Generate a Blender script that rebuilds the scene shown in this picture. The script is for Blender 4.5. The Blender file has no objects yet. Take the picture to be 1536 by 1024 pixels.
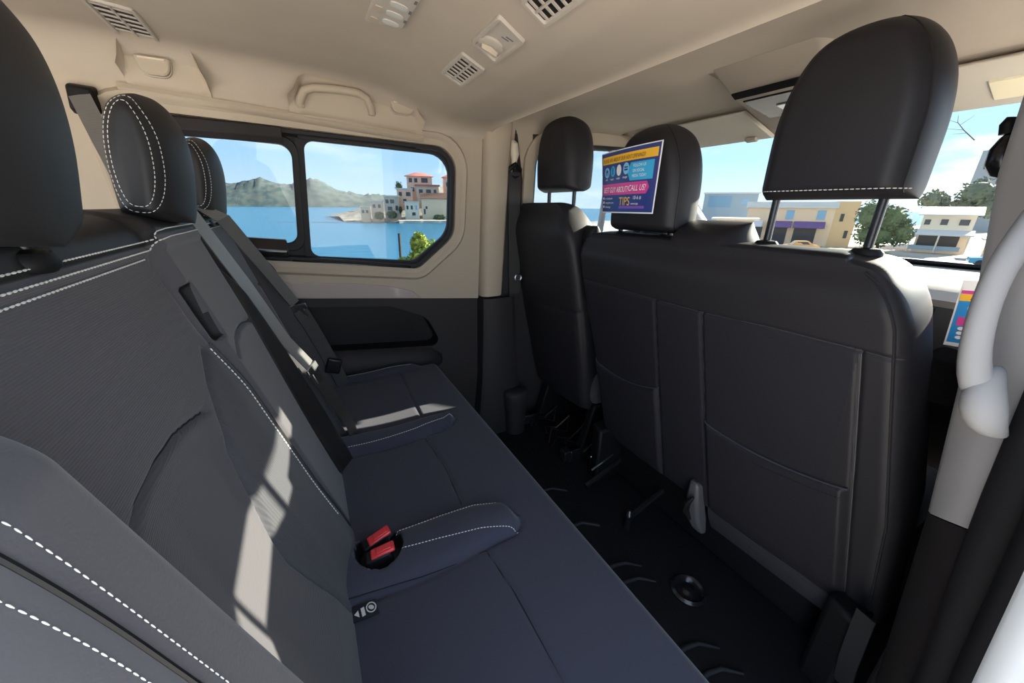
import bpy, bmesh, math, random
import numpy as np
from mathutils import Vector, Matrix

random.seed(7)
rng = np.random.default_rng(7)
SC = bpy.context.scene
COL = SC.collection
R = math.radians

# ------------------------------------------------------------------ materials
def mat(name, color=(.5, .5, .5), rough=.6, metal=0., bump=None, spec=.5, mottle=None, sheen=0., coat=0., emit=None, noise_scale=None):
    m = bpy.data.materials.new(name); m.use_nodes = True
    nt = m.node_tree; p = nt.nodes['Principled BSDF']
    p.inputs['Base Color'].default_value = (*color, 1)
    p.inputs['Roughness'].default_value = rough
    p.inputs['Metallic'].default_value = metal
    p.inputs['Specular IOR Level'].default_value = spec
    p.inputs['Sheen Weight'].default_value = sheen
    p.inputs['Coat Weight'].default_value = coat
    if emit:
        p.inputs['Emission Color'].default_value = (*emit[0], 1); p.inputs['Emission Strength'].default_value = emit[1]
    tc = nt.nodes.new('ShaderNodeTexCoord')
    if mottle:                                   # (scale, other colour, amount)
        n = nt.nodes.new('ShaderNodeTexNoise'); n.inputs['Scale'].default_value = mottle[0]; n.inputs['Detail'].default_value = 5
        nt.links.new(tc.outputs['Object'], n.inputs['Vector'])
        r = nt.nodes.new('ShaderNodeValToRGB')
        r.color_ramp.elements[0].position = .5 - mottle[2]; r.color_ramp.elements[1].position = .5 + mottle[2]
        r.color_ramp.elements[0].color = (*color, 1); r.color_ramp.elements[1].color = (*mottle[1], 1)
        nt.links.new(n.outputs['Fac'], r.inputs['Fac']); nt.links.new(r.outputs['Color'], p.inputs['Base Color'])
    if bump:                                     # (kind, scale, strength, distance)
        kind, sc, st, di = bump
        b = nt.nodes.new('ShaderNodeBump'); b.inputs['Strength'].default_value = st; b.inputs['Distance'].default_value = di
        if kind == 'noise':
            t = nt.nodes.new('ShaderNodeTexNoise'); t.inputs['Scale'].default_value = sc; t.inputs['Detail'].default_value = 4; out = t.outputs['Fac']
        elif kind == 'voronoi':
            t = nt.nodes.new('ShaderNodeTexVoronoi'); t.inputs['Scale'].default_value = sc; out = t.outputs['Distance']
        else:
            t = nt.nodes.new('ShaderNodeTexWave'); t.wave_type = 'BANDS'; t.bands_direction = kind
            t.inputs['Scale'].default_value = sc; t.inputs['Distortion'].default_value = .6; t.inputs['Detail'].default_value = 2
            t.inputs['Detail Scale'].default_value = 3; out = t.outputs['Fac']
        nt.links.new(tc.outputs['Object'], t.inputs['Vector'])
        nt.links.new(out, b.inputs['Height']); nt.links.new(b.outputs['Normal'], p.inputs['Normal'])
    return m

def glass_mat(name, tint, gloss=.05, rough=.02):
    m = bpy.data.materials.new(name); m.use_nodes = True
    nt = m.node_tree; nt.nodes.clear()
    o = nt.nodes.new('ShaderNodeOutputMaterial'); mx = nt.nodes.new('ShaderNodeMixShader')
    t = nt.nodes.new('ShaderNodeBsdfTransparent'); t.inputs['Color'].default_value = (*tint, 1)
    g = nt.nodes.new('ShaderNodeBsdfGlossy'); g.inputs['Roughness'].default_value = rough
    mx.inputs['Fac'].default_value = gloss
    nt.links.new(t.outputs[0], mx.inputs[1]); nt.links.new(g.outputs[0], mx.inputs[2]); nt.links.new(mx.outputs[0], o.inputs[0])
    return m

M = {}
M['leather'] = mat('black leather', (.014, .013, .014), .50, bump=('noise', 900, .06, .0004), spec=.32)
M['leather_back'] = mat('black vinyl', (.018, .0165, .020), .50, bump=('noise', 900, .08, .0004), spec=.28)
M['vinyl_grain'] = mat('black embossed vinyl', (.0165, .0155, .020), .62, bump=('noise', 700, .15, .0006), spec=.22)
M['fabric'] = mat('charcoal cloth', (.066, .063, .069), .9, bump=('noise', 420, .25, .001), spec=.15, sheen=.15)
M['fabric_rib'] = mat('ribbed charcoal cloth', (.066, .063, .069), .9, bump=('Z', 150, .45, .0007), spec=.15, sheen=.1)
M['fabric_seat'] = mat('charcoal cloth with skylight cast', (.038, .038, .053), .9, bump=('noise', 500, .2, .0008), spec=.15, sheen=.15)  # charcoal cloth, darker, with the blue skylight put into its colour
M['mesh_cloth'] = mat('black net cloth', (.035, .034, .042), .8, bump=('X', 160, .6, .001), spec=.2)
M['stitch'] = mat('white thread', (.62, .60, .57), .8)
M['headliner'] = mat('beige headliner cloth', (.43, .372, .312), .95, bump=('noise', 700, .2, .0008), spec=.1, mottle=(9, (.41, .352, .293), .2))
M['beige'] = mat('beige grained plastic', (.415, .35, .275), .62, bump=('noise', 600, .08, .0005), spec=.35)
M['beige_vent'] = mat('grey beige vent plastic', (.42, .38, .335), .55, spec=.35)
M['ivory'] = mat('ivory plastic', (.66, .58, .46), .5)
M['greytrim'] = mat('pale grey plastic', (.50, .488, .50), .55, bump=('noise', 700, .08, .0005), spec=.35)
M['handle'] = mat('dimmed grey handle plastic', (.24, .234, .238), .6, spec=.25)  # pillar plastic darkened in colour to offset strong light from the doorway
M['gloss_trim'] = mat('glossy taupe plastic', (.42, .36, .33), .12, spec=.6, coat=.5)
M['dark'] = mat('charcoal plastic', (.026, .023, .025), .62, bump=('noise', 600, .12, .0006), spec=.25)
M['darker'] = mat('black plastic', (.006, .006, .007), .55, spec=.25)
M['gloss_black'] = mat('glossy black plastic', (.010, .010, .012), .22, spec=.5)
M['rubber'] = mat('black rubber', (.016, .016, .018), .6, spec=.3)
M['rubber_floor'] = mat('black rubber flooring', (.008, .008, .010), .6, bump=('noise', 300, .25, .001), spec=.25)
M['steel'] = mat('brushed steel', (.55, .55, .56), .3, metal=1.)
M['dark_steel'] = mat('blackened steel', (.05, .05, .055), .35, metal=.8)
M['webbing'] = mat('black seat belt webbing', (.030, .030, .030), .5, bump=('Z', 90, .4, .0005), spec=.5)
M['webbing_sheen'] = mat('belt webbing with painted sheen', (.075, .074, .070), .38, bump=('Z', 90, .3, .0005), spec=.7, sheen=.6)  # lighter copy of the black webbing, sky sheen put into the colour
M['silver'] = mat('pale silver plastic', (.50, .48, .45), .45)
M['matte'] = mat('matte black panel', (.006, .006, .007), 1., spec=0.)
M['red'] = mat('red buckle plastic', (.62, .035, .04), .4, spec=.5)
M['paint'] = mat('white car paint', (.74, .76, .78), .3, coat=.6, spec=.5)
M['tint'] = glass_mat('tinted side glass', (.50, .53, .54), .025)
M['screen'] = glass_mat('clear windshield glass', (.58, .60, .60), .025)
M['mirror_pale'] = mat('pale visor mirror cover', (.78, .70, .50), .35)
M['chrome_text'] = mat('grey print', (.12, .11, .11), .6)

# ------------------------------------------------------------------ mesh helpers
class MB:
    """collects shapes; build() links them as one mesh object"""
    def __init__(s): s.v = []; s.f = []; s.m = []
    def add(s, verts, faces, mi=0):
        k = len(s.v); s.v += [tuple(map(float, p)) for p in verts]
        for f in faces: s.f.append(tuple(i + k for i in f)); s.m.append(mi)
        return s
    def box(s, c, size, rot=None, mi=0):
        hx, hy, hz = (q / 2 for q in size); mt = rot if rot is not None else Matrix.Identity(3)
        vs = [Vector(c) + mt @ Vector((x * hx, y * hy, z * hz)) for x in (-1, 1) for y in (-1, 1) for z in (-1, 1)]
        return s.add(vs, [(0, 1, 3, 2), (4, 6, 7, 5), (0, 4, 5, 1), (2, 3, 7, 6), (0, 2, 6, 4), (1, 5, 7, 3)], mi)
    def rings(s, rings, closed=True, caps=True, mi=0):
        n = len(rings[0]); vs = [p for r in rings for p in r]; fs = []
        for i in range(len(rings) - 1):
            for j in range(n if closed else n - 1):
                a = i * n + j; b = i * n + (j + 1) % n
                fs.append((a, b, b + n, a + n))
        if caps and closed: fs += [tuple(range(n))[::-1], tuple((len(rings) - 1) * n + j for j in range(n))]
        return s.add(vs, fs, mi)
    def tube(s, pts, r, n=10, caps=True, mi=0):
        pts = [Vector(p) for p in pts]; rs = r if hasattr(r, '__len__') else [r] * len(pts); rr = []; prev = None
        for i, p in enumerate(pts):
            t = (pts[min(i + 1, len(pts) - 1)] - pts[max(i - 1, 0)]).normalized()
            if prev is None:
                a = Vector((0, 0, 1)) if abs(t.z) < .9 else Vector((1, 0, 0)); u = t.cross(a).normalized()
            else: u = (prev - t * prev.dot(t)).normalized()
            prev = u; w = t.cross(u)
            rr.append([p + (u * math.cos(2 * math.pi * k / n) + w * math.sin(2 * math.pi * k / n)) * rs[i] for k in range(n)])
        return s.rings(rr, caps=caps, mi=mi)
    def strap(s, pts, across, w, t=.0012, mi=0):
        """flat webbing: pts centre line, across = vector (or list) of the width direction"""
        rr = []; n = len(pts)
        for i, p in enumerate(pts):
            p = Vector(p); a = Vector(across[i] if isinstance(across, list) else across).normalized()
            tg = (Vector(pts[min(i + 1, n - 1)]) - Vector(pts[max(i - 1, 0)])).normalized(); nn = tg.cross(a).normalized()
            rr.append([p + a * w / 2 + nn * t, p - a * w / 2 + nn * t, p - a * w / 2 - nn * t, p + a * w / 2 - nn * t])
        return s.rings(rr, mi=mi)
    def disc_stack(s, c, axis, prof, n=20, sx=1., sy=1., mi=0):
        """lathe: prof = [(radius, height along axis)]"""
        ax = Vector(axis).normalized(); a = Vector((0, 0, 1)) if abs(ax.z) < .9 else Vector((1, 0, 0)); u = ax.cross(a).normalized(); w = ax.cross(u)
        return s.rings([[Vector(c) + ax * h + (u * math.cos(2 * math.pi * k / n) * sx + w * math.sin(2 * math.pi * k / n) * sy) * r for k in range(n)] for r, h in prof], mi=mi)
    def ball(s, c, r, n=10, mi=0):
        prof = [(max(1e-4, math.sin(math.pi * i / n)), -math.cos(math.pi * i / n)) for i in range(n + 1)]
        r = r if hasattr(r, '__len__') else (r, r, r)
        return s.rings([[Vector((c[0] + r[0] * q * math.cos(2 * math.pi * k / (n * 2)), c[1] + r[1] * q * math.sin(2 * math.pi * k / (n * 2)), c[2] + r[2] * h)) for k in range(2 * n)] for q, h in prof], mi=mi)

def origin_of(o):
    v = Vector((0, 0, 0))
    while o is not None: v += o.location; o = o.parent
    return v

def obj(name, mb, mats, parent=None, smooth=38, bevel=0, subsurf=0, solid=0, seg=2, at=None):
    mats = mats if isinstance(mats, (list, tuple)) else [mats]
    v = np.array(mb.v, float)
    if parent is not None: org = origin_of(parent)
    elif at is not None: org = Vector(at)
    else: org = Vector(((v[:, 0].min() + v[:, 0].max()) / 2, (v[:, 1].min() + v[:, 1].max()) / 2, v[:, 2].min()))
    me = bpy.data.meshes.new(name)
    me.from_pydata([tuple(p) for p in (v - np.array(org))], [], mb.f)
    for m in mats: me.materials.append(m)
    if len(mats) > 1: me.polygons.foreach_set('material_index', mb.m)
    bm = bmesh.new(); bm.from_mesh(me); bmesh.ops.remove_doubles(bm, verts=bm.verts, dist=1e-5)
    bmesh.ops.recalc_face_normals(bm, faces=bm.faces); bm.to_mesh(me); bm.free()
    me.polygons.foreach_set('use_smooth', [smooth > 0] * len(me.polygons))
    if 0 < smooth < 180: me.set_sharp_from_angle(angle=R(smooth))
    o = bpy.data.objects.new(name, me); COL.objects.link(o)
    if parent is not None: o.parent = parent
    else: o.location = org
    if solid:
        q = o.modifiers.new('solid', 'SOLIDIFY'); q.thickness = solid; q.offset = 0
    if bevel:
        q = o.modifiers.new('bevel', 'BEVEL'); q.width = bevel; q.segments = seg; q.limit_method = 'ANGLE'; q.angle_limit = R(35)
    if subsurf:
        q = o.modifiers.new('sub', 'SUBSURF'); q.levels = q.render_levels = subsurf
    return o

def tag(o, label, cat=None, group=None, kind=None):
    if label: o['label'] = label
    if cat: o['category'] = cat
    if group: o['group'] = group
    if kind: o['kind'] = kind
    return o

def thing(name, loc, label, cat, group=None):
    o = bpy.data.objects.new(name, None); o.empty_display_size = .05; COL.objects.link(o); o.location = loc
    return tag(o, label, cat, group)

def struct(name, mb, mats, **k):
    o = obj(name, mb, mats, **k)
    if o.parent is None: o['kind'] = 'structure'
    return o

def rpoly(pts, rad, seg=6):
    """polygon with rounded corners; pts 2D, rad one radius or a list"""
    out = []; n = len(pts); rad = rad if hasattr(rad, '__len__') else [rad] * n
    for i in range(n):
        p = Vector(pts[i]); a = (Vector(pts[i - 1]) - p); b = (Vector(pts[(i + 1) % n]) - p)
        la, lb = a.length, b.length; a /= la; b /= lb
        ang = math.acos(max(-1, min(1, a.dot(b)))); d = min(rad[i] / math.tan(ang / 2), la * .49, lb * .49)
        if d < 1e-6: out.append((p.x, p.y)); continue
        r = d * math.tan(ang / 2); c = p + (a + b).normalized() * (r / math.sin(ang / 2))
        s0 = p + a * d - c; s1 = p + b * d - c; a0 = math.atan2(s0.y, s0.x); a1 = math.atan2(s1.y, s1.x)
        da = (a1 - a0 + math.pi) % (2 * math.pi) - math.pi
        for k in range(seg + 1): out.append((c.x + r * math.cos(a0 + da * k / seg), c.y + r * math.sin(a0 + da * k / seg)))
    return out

def inset(poly, d):
    """move a simple polygon's outline inward by d (outward if negative)"""
    n = len(poly); A = sum(poly[i][0] * poly[(i + 1) % n][1] - poly[(i + 1) % n][0] * poly[i][1] for i in range(n)); sg = 1 if A > 0 else -1
    out = []
    for i in range(n):
        p = Vector(poly[i]); a = (p - Vector(poly[i - 1])); b = (Vector(poly[(i + 1) % n]) - p)
        if a.length < 1e-9: a = b
        if b.length < 1e-9: b = a
        na = Vector((-a.y, a.x)).normalized() * sg; nb = Vector((-b.y, b.x)).normalized() * sg
        m = (na + nb); m = m.normalized() if m.length > 1e-6 else na
        out.append(tuple(p + m * (d / max(.35, m.dot(na)))))
    return out

def plate(outer, holes, f3, thick, normal, mi=0, mb=None):
    """flat (or gently bent) sheet with holes: front at f3(p), back moved by normal*thick, rims closed"""
    mb = mb or MB(); bm = bmesh.new(); loops = [outer] + holes; ids = []
    for lp in loops:
        vs = [bm.verts.new((p[0], p[1], 0)) for p in lp]
        for i in range(len(vs)): bm.edges.new((vs[i], vs[(i + 1) % len(vs)]))
    bmesh.ops.triangle_fill(bm, edges=bm.edges[:], use_beauty=True, use_dissolve=False)
    bm.verts.index_update()
    v2 = [(v.co.x, v.co.y) for v in bm.verts]; fs = [tuple(v.index for v in f.verts) for f in bm.faces]; bm.free()
    n = len(v2); N = Vector(normal) * thick
    fr = [Vector(f3(*p)) for p in v2]; bk = [p + N for p in fr]
    mb.add(fr + bk, fs + [tuple(i + n for i in f[::-1]) for f in fs], mi)
    for lp in loops:
        m = len(lp); a = [Vector(f3(*p)) for p in lp]
        mb.add(a + [p + N for p in a], [(i, (i + 1) % m, (i + 1) % m + m, i + m) for i in range(m)], mi)
    return mb

def ring_loft(polys3, mi=0, mb=None):
    mb = mb or MB(); return mb.rings(polys3, caps=False, mi=mi)

# ------------------------------------------------------------------ upholstery
def ss(a, b, x):
    t = np.clip((x - a) / (b - a), 0, 1); return t * t * (3 - 2 * t)

def dist_poly(y, s, pts):
    d = np.full(np.shape(y), 9.)
    for (y0, s0), (y1, s1) in zip(pts[:-1], pts[1:]):
        vy, vs = y1 - y0, s1 - s0; L = vy * vy + vs * vs
        t = np.clip(((y - y0) * vy + (s - s0) * vs) / L, 0, 1)
        d = np.minimum(d, np.hypot(y - y0 - t * vy, s - s0 - t * vs))
    return d

def groove(y, s, lines, depth=.006, width=.005):
    g = 0
    for l in lines: g = g + depth * np.exp(-(dist_poly(y, s, l) / width) ** 2)
    return g

def circ(t): t = np.clip(t, 0, 1); return np.sqrt(np.maximum(0, 1 - (1 - t) ** 2))

class Cush:
    """an upholstered block: a front and a back sheet over a (y, s) outline, meeting at a rounded edge"""
    def __init__(c, O, A, U, N, L, wl, wr, front, back, r=.03, rt=.03, rb=.03, rf=1., bend=None):
        c.O, c.A, c.U, c.N = (np.array(q, float) for q in (O, A, U, N)); c.L, c.wl, c.wr, c.front, c.back = L, wl, wr, front, back
        c.r, c.rt, c.rb, c.bend = r, rt, rb, bend
    def edge(c, y, s):
        a = np.minimum(y - c.wl(s), c.wr(s) - y) / c.r
        return circ(a) * circ((c.L - s) / c.rt) * circ(s / c.rb)
    def P(c, y, s, lift=0., side=1):
        y = np.asarray(y, float); s = np.asarray(s, float); e = c.edge(y, s)
        d = e * (c.front(y, s) if side > 0 else -c.back(y, s)) + lift * side
        if c.bend is not None: d = d + c.bend(s)
        return c.O + y[..., None] * c.A + s[..., None] * c.U + d[..., None] * c.N
    def mesh(c, nu=60, ns=60, mi=None, dense=.75):
        def ease(t): return (1 - dense) * t + dense * .5 * (1 - np.cos(np.pi * t))
        u = ease(np.linspace(0, 1, nu)); s = c.L * ease(np.linspace(0, 1, ns))
        S, Ug = np.meshgrid(s, u, indexing='ij'); Y = c.wl(S) + (c.wr(S) - c.wl(S)) * Ug
        mb = MB()
        for side in (1, -1):
            V = c.P(Y, S, 0., side).reshape(-1, 3); fs = []; k = len(mb.v); mb.v += [tuple(p) for p in V]
            yc = (Y[:-1, :-1] + Y[1:, 1:]) / 2; sc = (S[:-1, :-1] + S[1:, 1:]) / 2
            mm = mi(yc, sc, side) if mi else np.zeros(yc.shape, int)
            for i in range(ns - 1):
                for j in range(nu - 1):
                    a = k + i * nu + j; q = (a, a + 1, a + nu + 1, a + nu)
                    mb.f.append(q if side > 0 else q[::-1]); mb.m.append(int(mm[i, j]))
        return mb

def resample(pts, step):
    p = np.asarray(pts, float); d = np.r_[0, np.cumsum(np.linalg.norm(np.diff(p, axis=0), axis=1))]
    n = max(2, int(d[-1] / step)); t = np.linspace(0, d[-1], n)
    return np.stack([np.interp(t, d, p[:, k]) for k in range(3)], 1)

def stitches(lines, dash=.0085, gap=.0035, r=.0012):
    """lines of 3-D points on a surface -> one mesh of short thread dashes"""
    mb = MB()
    for l in lines:
        p = np.asarray(l, float); d = np.r_[0, np.cumsum(np.linalg.norm(np.diff(p, axis=0), axis=1))]; q = 0.
        at = lambda t: Vector([np.interp(t, d, p[:, k]) for k in range(3)])
        while q + dash < d[-1]:
            a, b = at(q), at(q + dash); m = at(q + dash / 2)
            mb.tube([a, a.lerp(m, .4), a.lerp(b, .6), b], [r * .45, r, r, r * .45], n=5); q += dash + gap
    return mb

def on(c, ys, ss_, lift=.0006, n=80, side=1):
    """curve through (y, s) knots laid on cushion c"""
    t = np.linspace(0, 1, len(ys)); tt = np.linspace(0, 1, n)
    return c.P(np.interp(tt, t, ys), np.interp(tt, t, ss_), lift, side)

def text_mesh(mb, body, P, ux, uy, size, mi=0, lift=.0004, align='LEFT', sx=1.):
    cu = bpy.data.curves.new('lettering', 'FONT'); cu.body = body; cu.size = 1; cu.align_x = align; cu.extrude = 0
    o = bpy.data.objects.new('lettering', cu); COL.objects.link(o)
    dg = bpy.context.evaluated_depsgraph_get(); me = bpy.data.meshes.new_from_object(o.evaluated_get(dg))
    ux = Vector(ux).normalized(); uy = Vector(uy).normalized(); n = ux.cross(uy)
    vs = [Vector(P) + ux * v.co.x * size * sx + uy * v.co.y * size + n * lift for v in me.vertices]
    mb.add(vs, [tuple(p.vertices) for p in me.polygons], mi)
    bpy.data.objects.remove(o); bpy.data.curves.remove(cu); bpy.data.meshes.remove(me)
SKY, SUN, SUN_AZ, SUN_EL, EXPO = 1.15, 21.0, -3.0, 20.2, 1.7
# ================================================================== THE SETTING
def Yw(z): return .82 - .12 * (z - .75)                      # the side wall leans inward above the belt line
def wl3(x, z, off=0.): return (x, Yw(z) + off, z)
def belt_z(x): return .775 - .105 * x
def arr(f): return np.vectorize(f)

WIN = rpoly([(-.40, 1.335), (.555, 1.308), (.545, .985), (.39, .860), (-.40, .958)], [.06, .085, .10, .05, .05], 7)
# ---- left wall, beige upper panel with the window opening
up = [(-1.5, 1.44), (.658, 1.44)] + [(.658, belt_z(.658))] + [(-1.5, belt_z(-1.5))]
mb = plate(up, [WIN], lambda x, z: wl3(x, z), .03, (0, 1, 0))
wall = struct('wall_left', mb, M['beige'], smooth=30)
# chamfered reveal round the window
mb = ring_loft([[wl3(x, z, -.001) for x, z in inset(WIN, -.046)], [wl3(x, z, -.014) for x, z in inset(WIN, -.036)], [wl3(x, z, -.012) for x, z in inset(WIN, -.028)], [wl3(x, z, .030) for x, z in inset(WIN, .006)]])
struct('window_reveal', mb, M['beige'], parent=wall, smooth=60)
# ---- dark lower panel with the cubby
POC = rpoly([(-.62, .800), (.27, .712), (.415, .645), (.478, .505), (.03, .553), (-.62, .62)], [.03, .10, .09, .03, .05, .03], 6)
lo = [(-1.5, belt_z(-1.5)), (.655, belt_z(.655)), (.640, -.02), (-1.5, -.02)]
mb = plate(lo, [POC], lambda x, z: (x, .828, z), .03, (0, 1, 0))
low = struct('trim_1', mb, M['dark'], smooth=30)
mb = MB(); P2 = inset(POC, .004)
mb.rings([[(x, .828, z) for x, z in POC], [(x, .900, z) for x, z in P2]], caps=False)
mb.add([(x, .900, z) for x, z in P2], [tuple(range(len(P2)))])
struct('cubby_recess', mb, M['darker'], parent=low, smooth=50)
# armrest lip below the cubby
prof = [(.830, .00), (.800, .012), (.788, .04), (.790, .075), (.802, .110), (.830, .125)]
mb = MB(); rr = []
for x in np.linspace(-.75, .475, 26):
    e = math.sqrt(max(0., 1 - max(0, (x - .36) / .115) ** 2)) if x > .36 else 1
    zb = .560 - .115 * (x - .03) - .130
    rr.append([(x, .830 - (.830 - y) * max(.02, e), zb + .062 + (q - .062) * (.35 + .65 * e)) for y, q in prof])
mb.rings(rr, closed=True)
struct('armrest_lip', mb, M['dark'], parent=low, smooth=60)
# glossy inlay under the window
GT = [(-.9, belt_z(-.9) + .002), (-.9, belt_z(-.9) + .060)] + [(x, belt_z(x) + .002 + .058 * math.sqrt(max(0, 1 - max(0, (x - .05) / .345) ** 2.6))) for x in np.linspace(-.7, .395, 34)]
mb = plate(GT, [], lambda x, z: wl3(x, z, -.006), .012, (0, 1, 0))
struct('trim_2', mb, M['gloss_trim'], smooth=30, bevel=.003)

# ---- window 1: black rubber frame, fixed pane, sliding pane, rails
mb = ring_loft([[wl3(x, z, .024) for x, z in WIN], [wl3(x, z, .012) for x, z in inset(WIN, .004)], [wl3(x, z, .012) for x, z in inset(WIN, .015)], [wl3(x, z, .036) for x, z in inset(WIN, .020)]])
w1 = struct('window_1', mb, M['rubber'], smooth=50)
GR = rpoly([(.046, 1.296), (.534, 1.283), (.524, 1.00), (.380, .890), (.012, .927)], [.03, .075, .09, .05, .03], 6)
GL = rpoly([(-.37, 1.290), (.008, 1.278), (-.024, .972), (-.37, 1.01)], [.04, .035, .035, .04], 6)
FR = rpoly([(.020, 1.302), (.555, 1.290), (.545, .985), (.385, .868), (-.008, .912)], [.01, .085, .10, .05, .01], 6)
mb = plate(FR, [GR], lambda x, z: wl3(x, z, .030), .014, (0, 1, 0)); struct('fixed_frame', mb, M['rubber'], parent=w1, smooth=30, bevel=.003)
FL = rpoly([(-.39, 1.312), (.030, 1.301), (-.002, .944), (-.39, .985)], [.05, .045, .045, .05], 6)
mb = plate(FL, [GL], lambda x, z: wl3(x, z, .014), .014, (0, 1, 0)); struct('sliding_frame', mb, M['rubber'], parent=w1, smooth=30, bevel=.004)
mb = plate(inset(GR, -.006), [], lambda x, z: wl3(x, z, .038), .004, (0, 1, 0)); struct('fixed_pane', mb, M['tint'], parent=w1)
mb = plate(inset(GL, -.006), [], lambda x, z: wl3(x, z, .021), .004, (0, 1, 0)); struct('sliding_pane', mb, M['tint'], parent=w1)
mb = plate(inset(WIN, .004), [GR, GL], lambda x, z: wl3(x, z, .040), .006, (0, 1, 0)); struct('frame_backing', mb, M['rubber'], parent=w1, smooth=30)
mb = MB().rings([[(x, Yw(1.30) - .016, 1.322 - .028 * (x + .3) * .3), (x, Yw(1.3) + .02, 1.326 - .028 * (x + .3) * .3), (x, Yw(1.3) + .02, 1.280), (x, Yw(1.3) - .004, 1.276), (x, Yw(1.3) - .020, 1.292)] for x in (-.39, -.012)])
struct('upper_rail', mb, M['dark'], parent=w1, smooth=30, bevel=.002)
mb = MB().tube([wl3(.03, 1.302, .006), wl3(.30, 1.296, .006), wl3(.40, 1.291, .006)], .006, 8); struct('weather_strip', mb, M['rubber'], parent=w1)
mb = MB()
for k, x in enumerate(np.linspace(.01, .34, 4)): mb.box(wl3(x + .03, .900 - .110 * (x + .03), .008), (.075, .012, .007), Matrix.Rotation(R(6.2), 3, 'Y'))
mb.tube([wl3(-.05, .914, .012), wl3(.36, .868, .012)], .007, 8)
struct('lower_rail', mb, M['gloss_black'], parent=w1, bevel=.002)
mb = MB().rings([[(x, Yw(.95) - .024, .925 - .1 * x), (x, Yw(.95) - .030, .948 - .1 * x), (x, Yw(.95) - .016, .985 - .1 * x), (x, Yw(.95) + .02, .985 - .1 * x), (x, Yw(.95) + .02, .925 - .1 * x)] for x in (-.30, -.055)])
lt = struct('latch', mb, M['gloss_black'], parent=w1, smooth=30, bevel=.005)

# ---- far middle pillar (beige top, dark foot)
def loft_levels(levels, mi=0, mb=None):
    mb = mb or MB(); return mb.rings(levels, caps=True, mi=mi)
lv = []
for z in (.715, .76, .9, 1.1, 1.25, 1.38, 1.46):
    y = Yw(z); t = (z - .70) / .7; xl = .668 - .010 * t; xr = .768 + (.006 if z > 1.3 else 0)
    lv.append([(xl, y + .03, z), (xl + .004, y - .020, z), (xl + .022, y - .034, z), (xr - .014, y - .034, z), (xr, y - .022, z), (xr + .004, y + .03, z)])
pil = struct('trim_3', loft_levels(lv), M['beige'], smooth=50)
lv = []
for z, xl, xr, dy in ((-.02, .610, .900, .06), (.15, .625, .88, .06), (.3, .642, .862, .055), (.5, .655, .855, .045), (.66, .662, .850, .040), (.706, .664, .848, .034)):
    lv.append([(xl, .86, z), (xl + .006, .828 - dy, z), (xl + .03, .812 - dy, z), (xr - .05, .812 - dy, z), (xr - .02, .826 - dy, z), (xr, .86, z)])
struct('pillar_foot', loft_levels(lv), M['dark'], parent=pil, smooth=50)
struct('pillar_backing', MB().rings([[(.62, Yw(z) + .022, z), (.80, Yw(z) + .022, z), (.80, Yw(z) + .030, z), (.62, Yw(z) + .030, z)] for z in (.0, .75, 1.45)]), M['dark'], parent=pil)
# panel between pillar and front door, above the belt
mb = plate([(.77, 1.44), (.875, 1.44), (.905, 1.20), (.900, .70), (.77, .70)], [], lambda x, z: wl3(x, z, .004), .02, (0, 1, 0))
struct('trim_4', mb, M['beige'])
mb = plate([(.775, .93), (.86, .93), (.86, .70), (.775, .70)], [], lambda x, z: wl3(x, z, -.010), .02, (0, 1, 0)); struct('belt_slot_cover', mb, M['dark'], parent=pil)

# ---- left front door with its window
D3 = rpoly([(.895, 1.352), (1.50, 1.372), (2.10, .985), (.905, .955)], [.09, .06, .05, .05], 7)
mb = plate([(.800, 1.46), (1.56, 1.46), (2.32, .93), (2.32, -.05), (.80, -.05)], [D3], lambda x, z: (x, (Yw(z) if z > .75 else .82) + .006, z), .03, (0, 1, 0))
struct('door_1', mb, M['dark'], smooth=30)
mb = plate(inset(D3, -.05), [D3], lambda x, z: wl3(x, z, -.014), .020, (0, 1, 0))
struct('trim_5', mb, M['beige'], smooth=30, bevel=.004)
mb = ring_loft([[wl3(x, z, -.012) for x, z in inset(D3, .0)], [wl3(x, z, -.002) for x, z in inset(D3, .012)], [wl3(x, z, .03) for x, z in inset(D3, .016)]])
w3 = struct('window_2', mb, M['rubber'], smooth=50)
mb = plate(inset(D3, .012), [], lambda x, z: wl3(x, z, .020), .004, (0, 1, 0)); struct('door_pane', mb, M['tint'], parent=w3)
mb = MB().tube([wl3(1.335, 1.37, .016), wl3(1.335, .96, .016)], .016, 8); struct('pane_divider', mb, M['greytrim'], parent=w3)

# ---- ceiling: rear headliner with coved edge and a step down to the front
def zc(x): return np.interp(x, [-1.5, -.3, .15, .28, .365, .43, .50, .60, .66, .675], [1.475, 1.478, 1.465, 1.446, 1.422, 1.402, 1.388, 1.384, 1.381, 1.376])
def lip(x): return np.interp(x, [-1.5, -.45, -.19, .05, .42, .46, .60, .675], [1.395, 1.393, 1.378, 1.363, 1.338, 1.342, 1.340, 1.345])
def headliner(xs, zcf, lipf, ym=.635, yl=.742, yr=-.50, yrr=-.60):
    ys = list(yl - (yl - ym) * (1 - np.cos(np.linspace(0, np.pi / 2, 12)))) + list(np.linspace(ym, yr, 16)[1:]) + list(yr + (yrr - yr) * np.sin(np.linspace(0, np.pi / 2, 8)))[1:]
    rr = []
    for x in xs:
        row = []
        for y in ys:
            z = float(zcf(x)); l = float(lipf(x))
            if y > ym: z = l + (z - l) * math.sqrt(max(0, 1 - ((y - ym) / (yl - ym)) ** 2.6))
            if y < yr: z = l + (z - l) * math.sqrt(max(0, 1 - ((yr - y) / (yr - yrr)) ** 2.2))
            row.append((x, y, z))
        rr.append(row)
    return rr
xs = list(np.linspace(-1.5, .2, 22)) + list(np.linspace(.22, .675, 34))
rr = headliner(xs, zc, lip)
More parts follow.
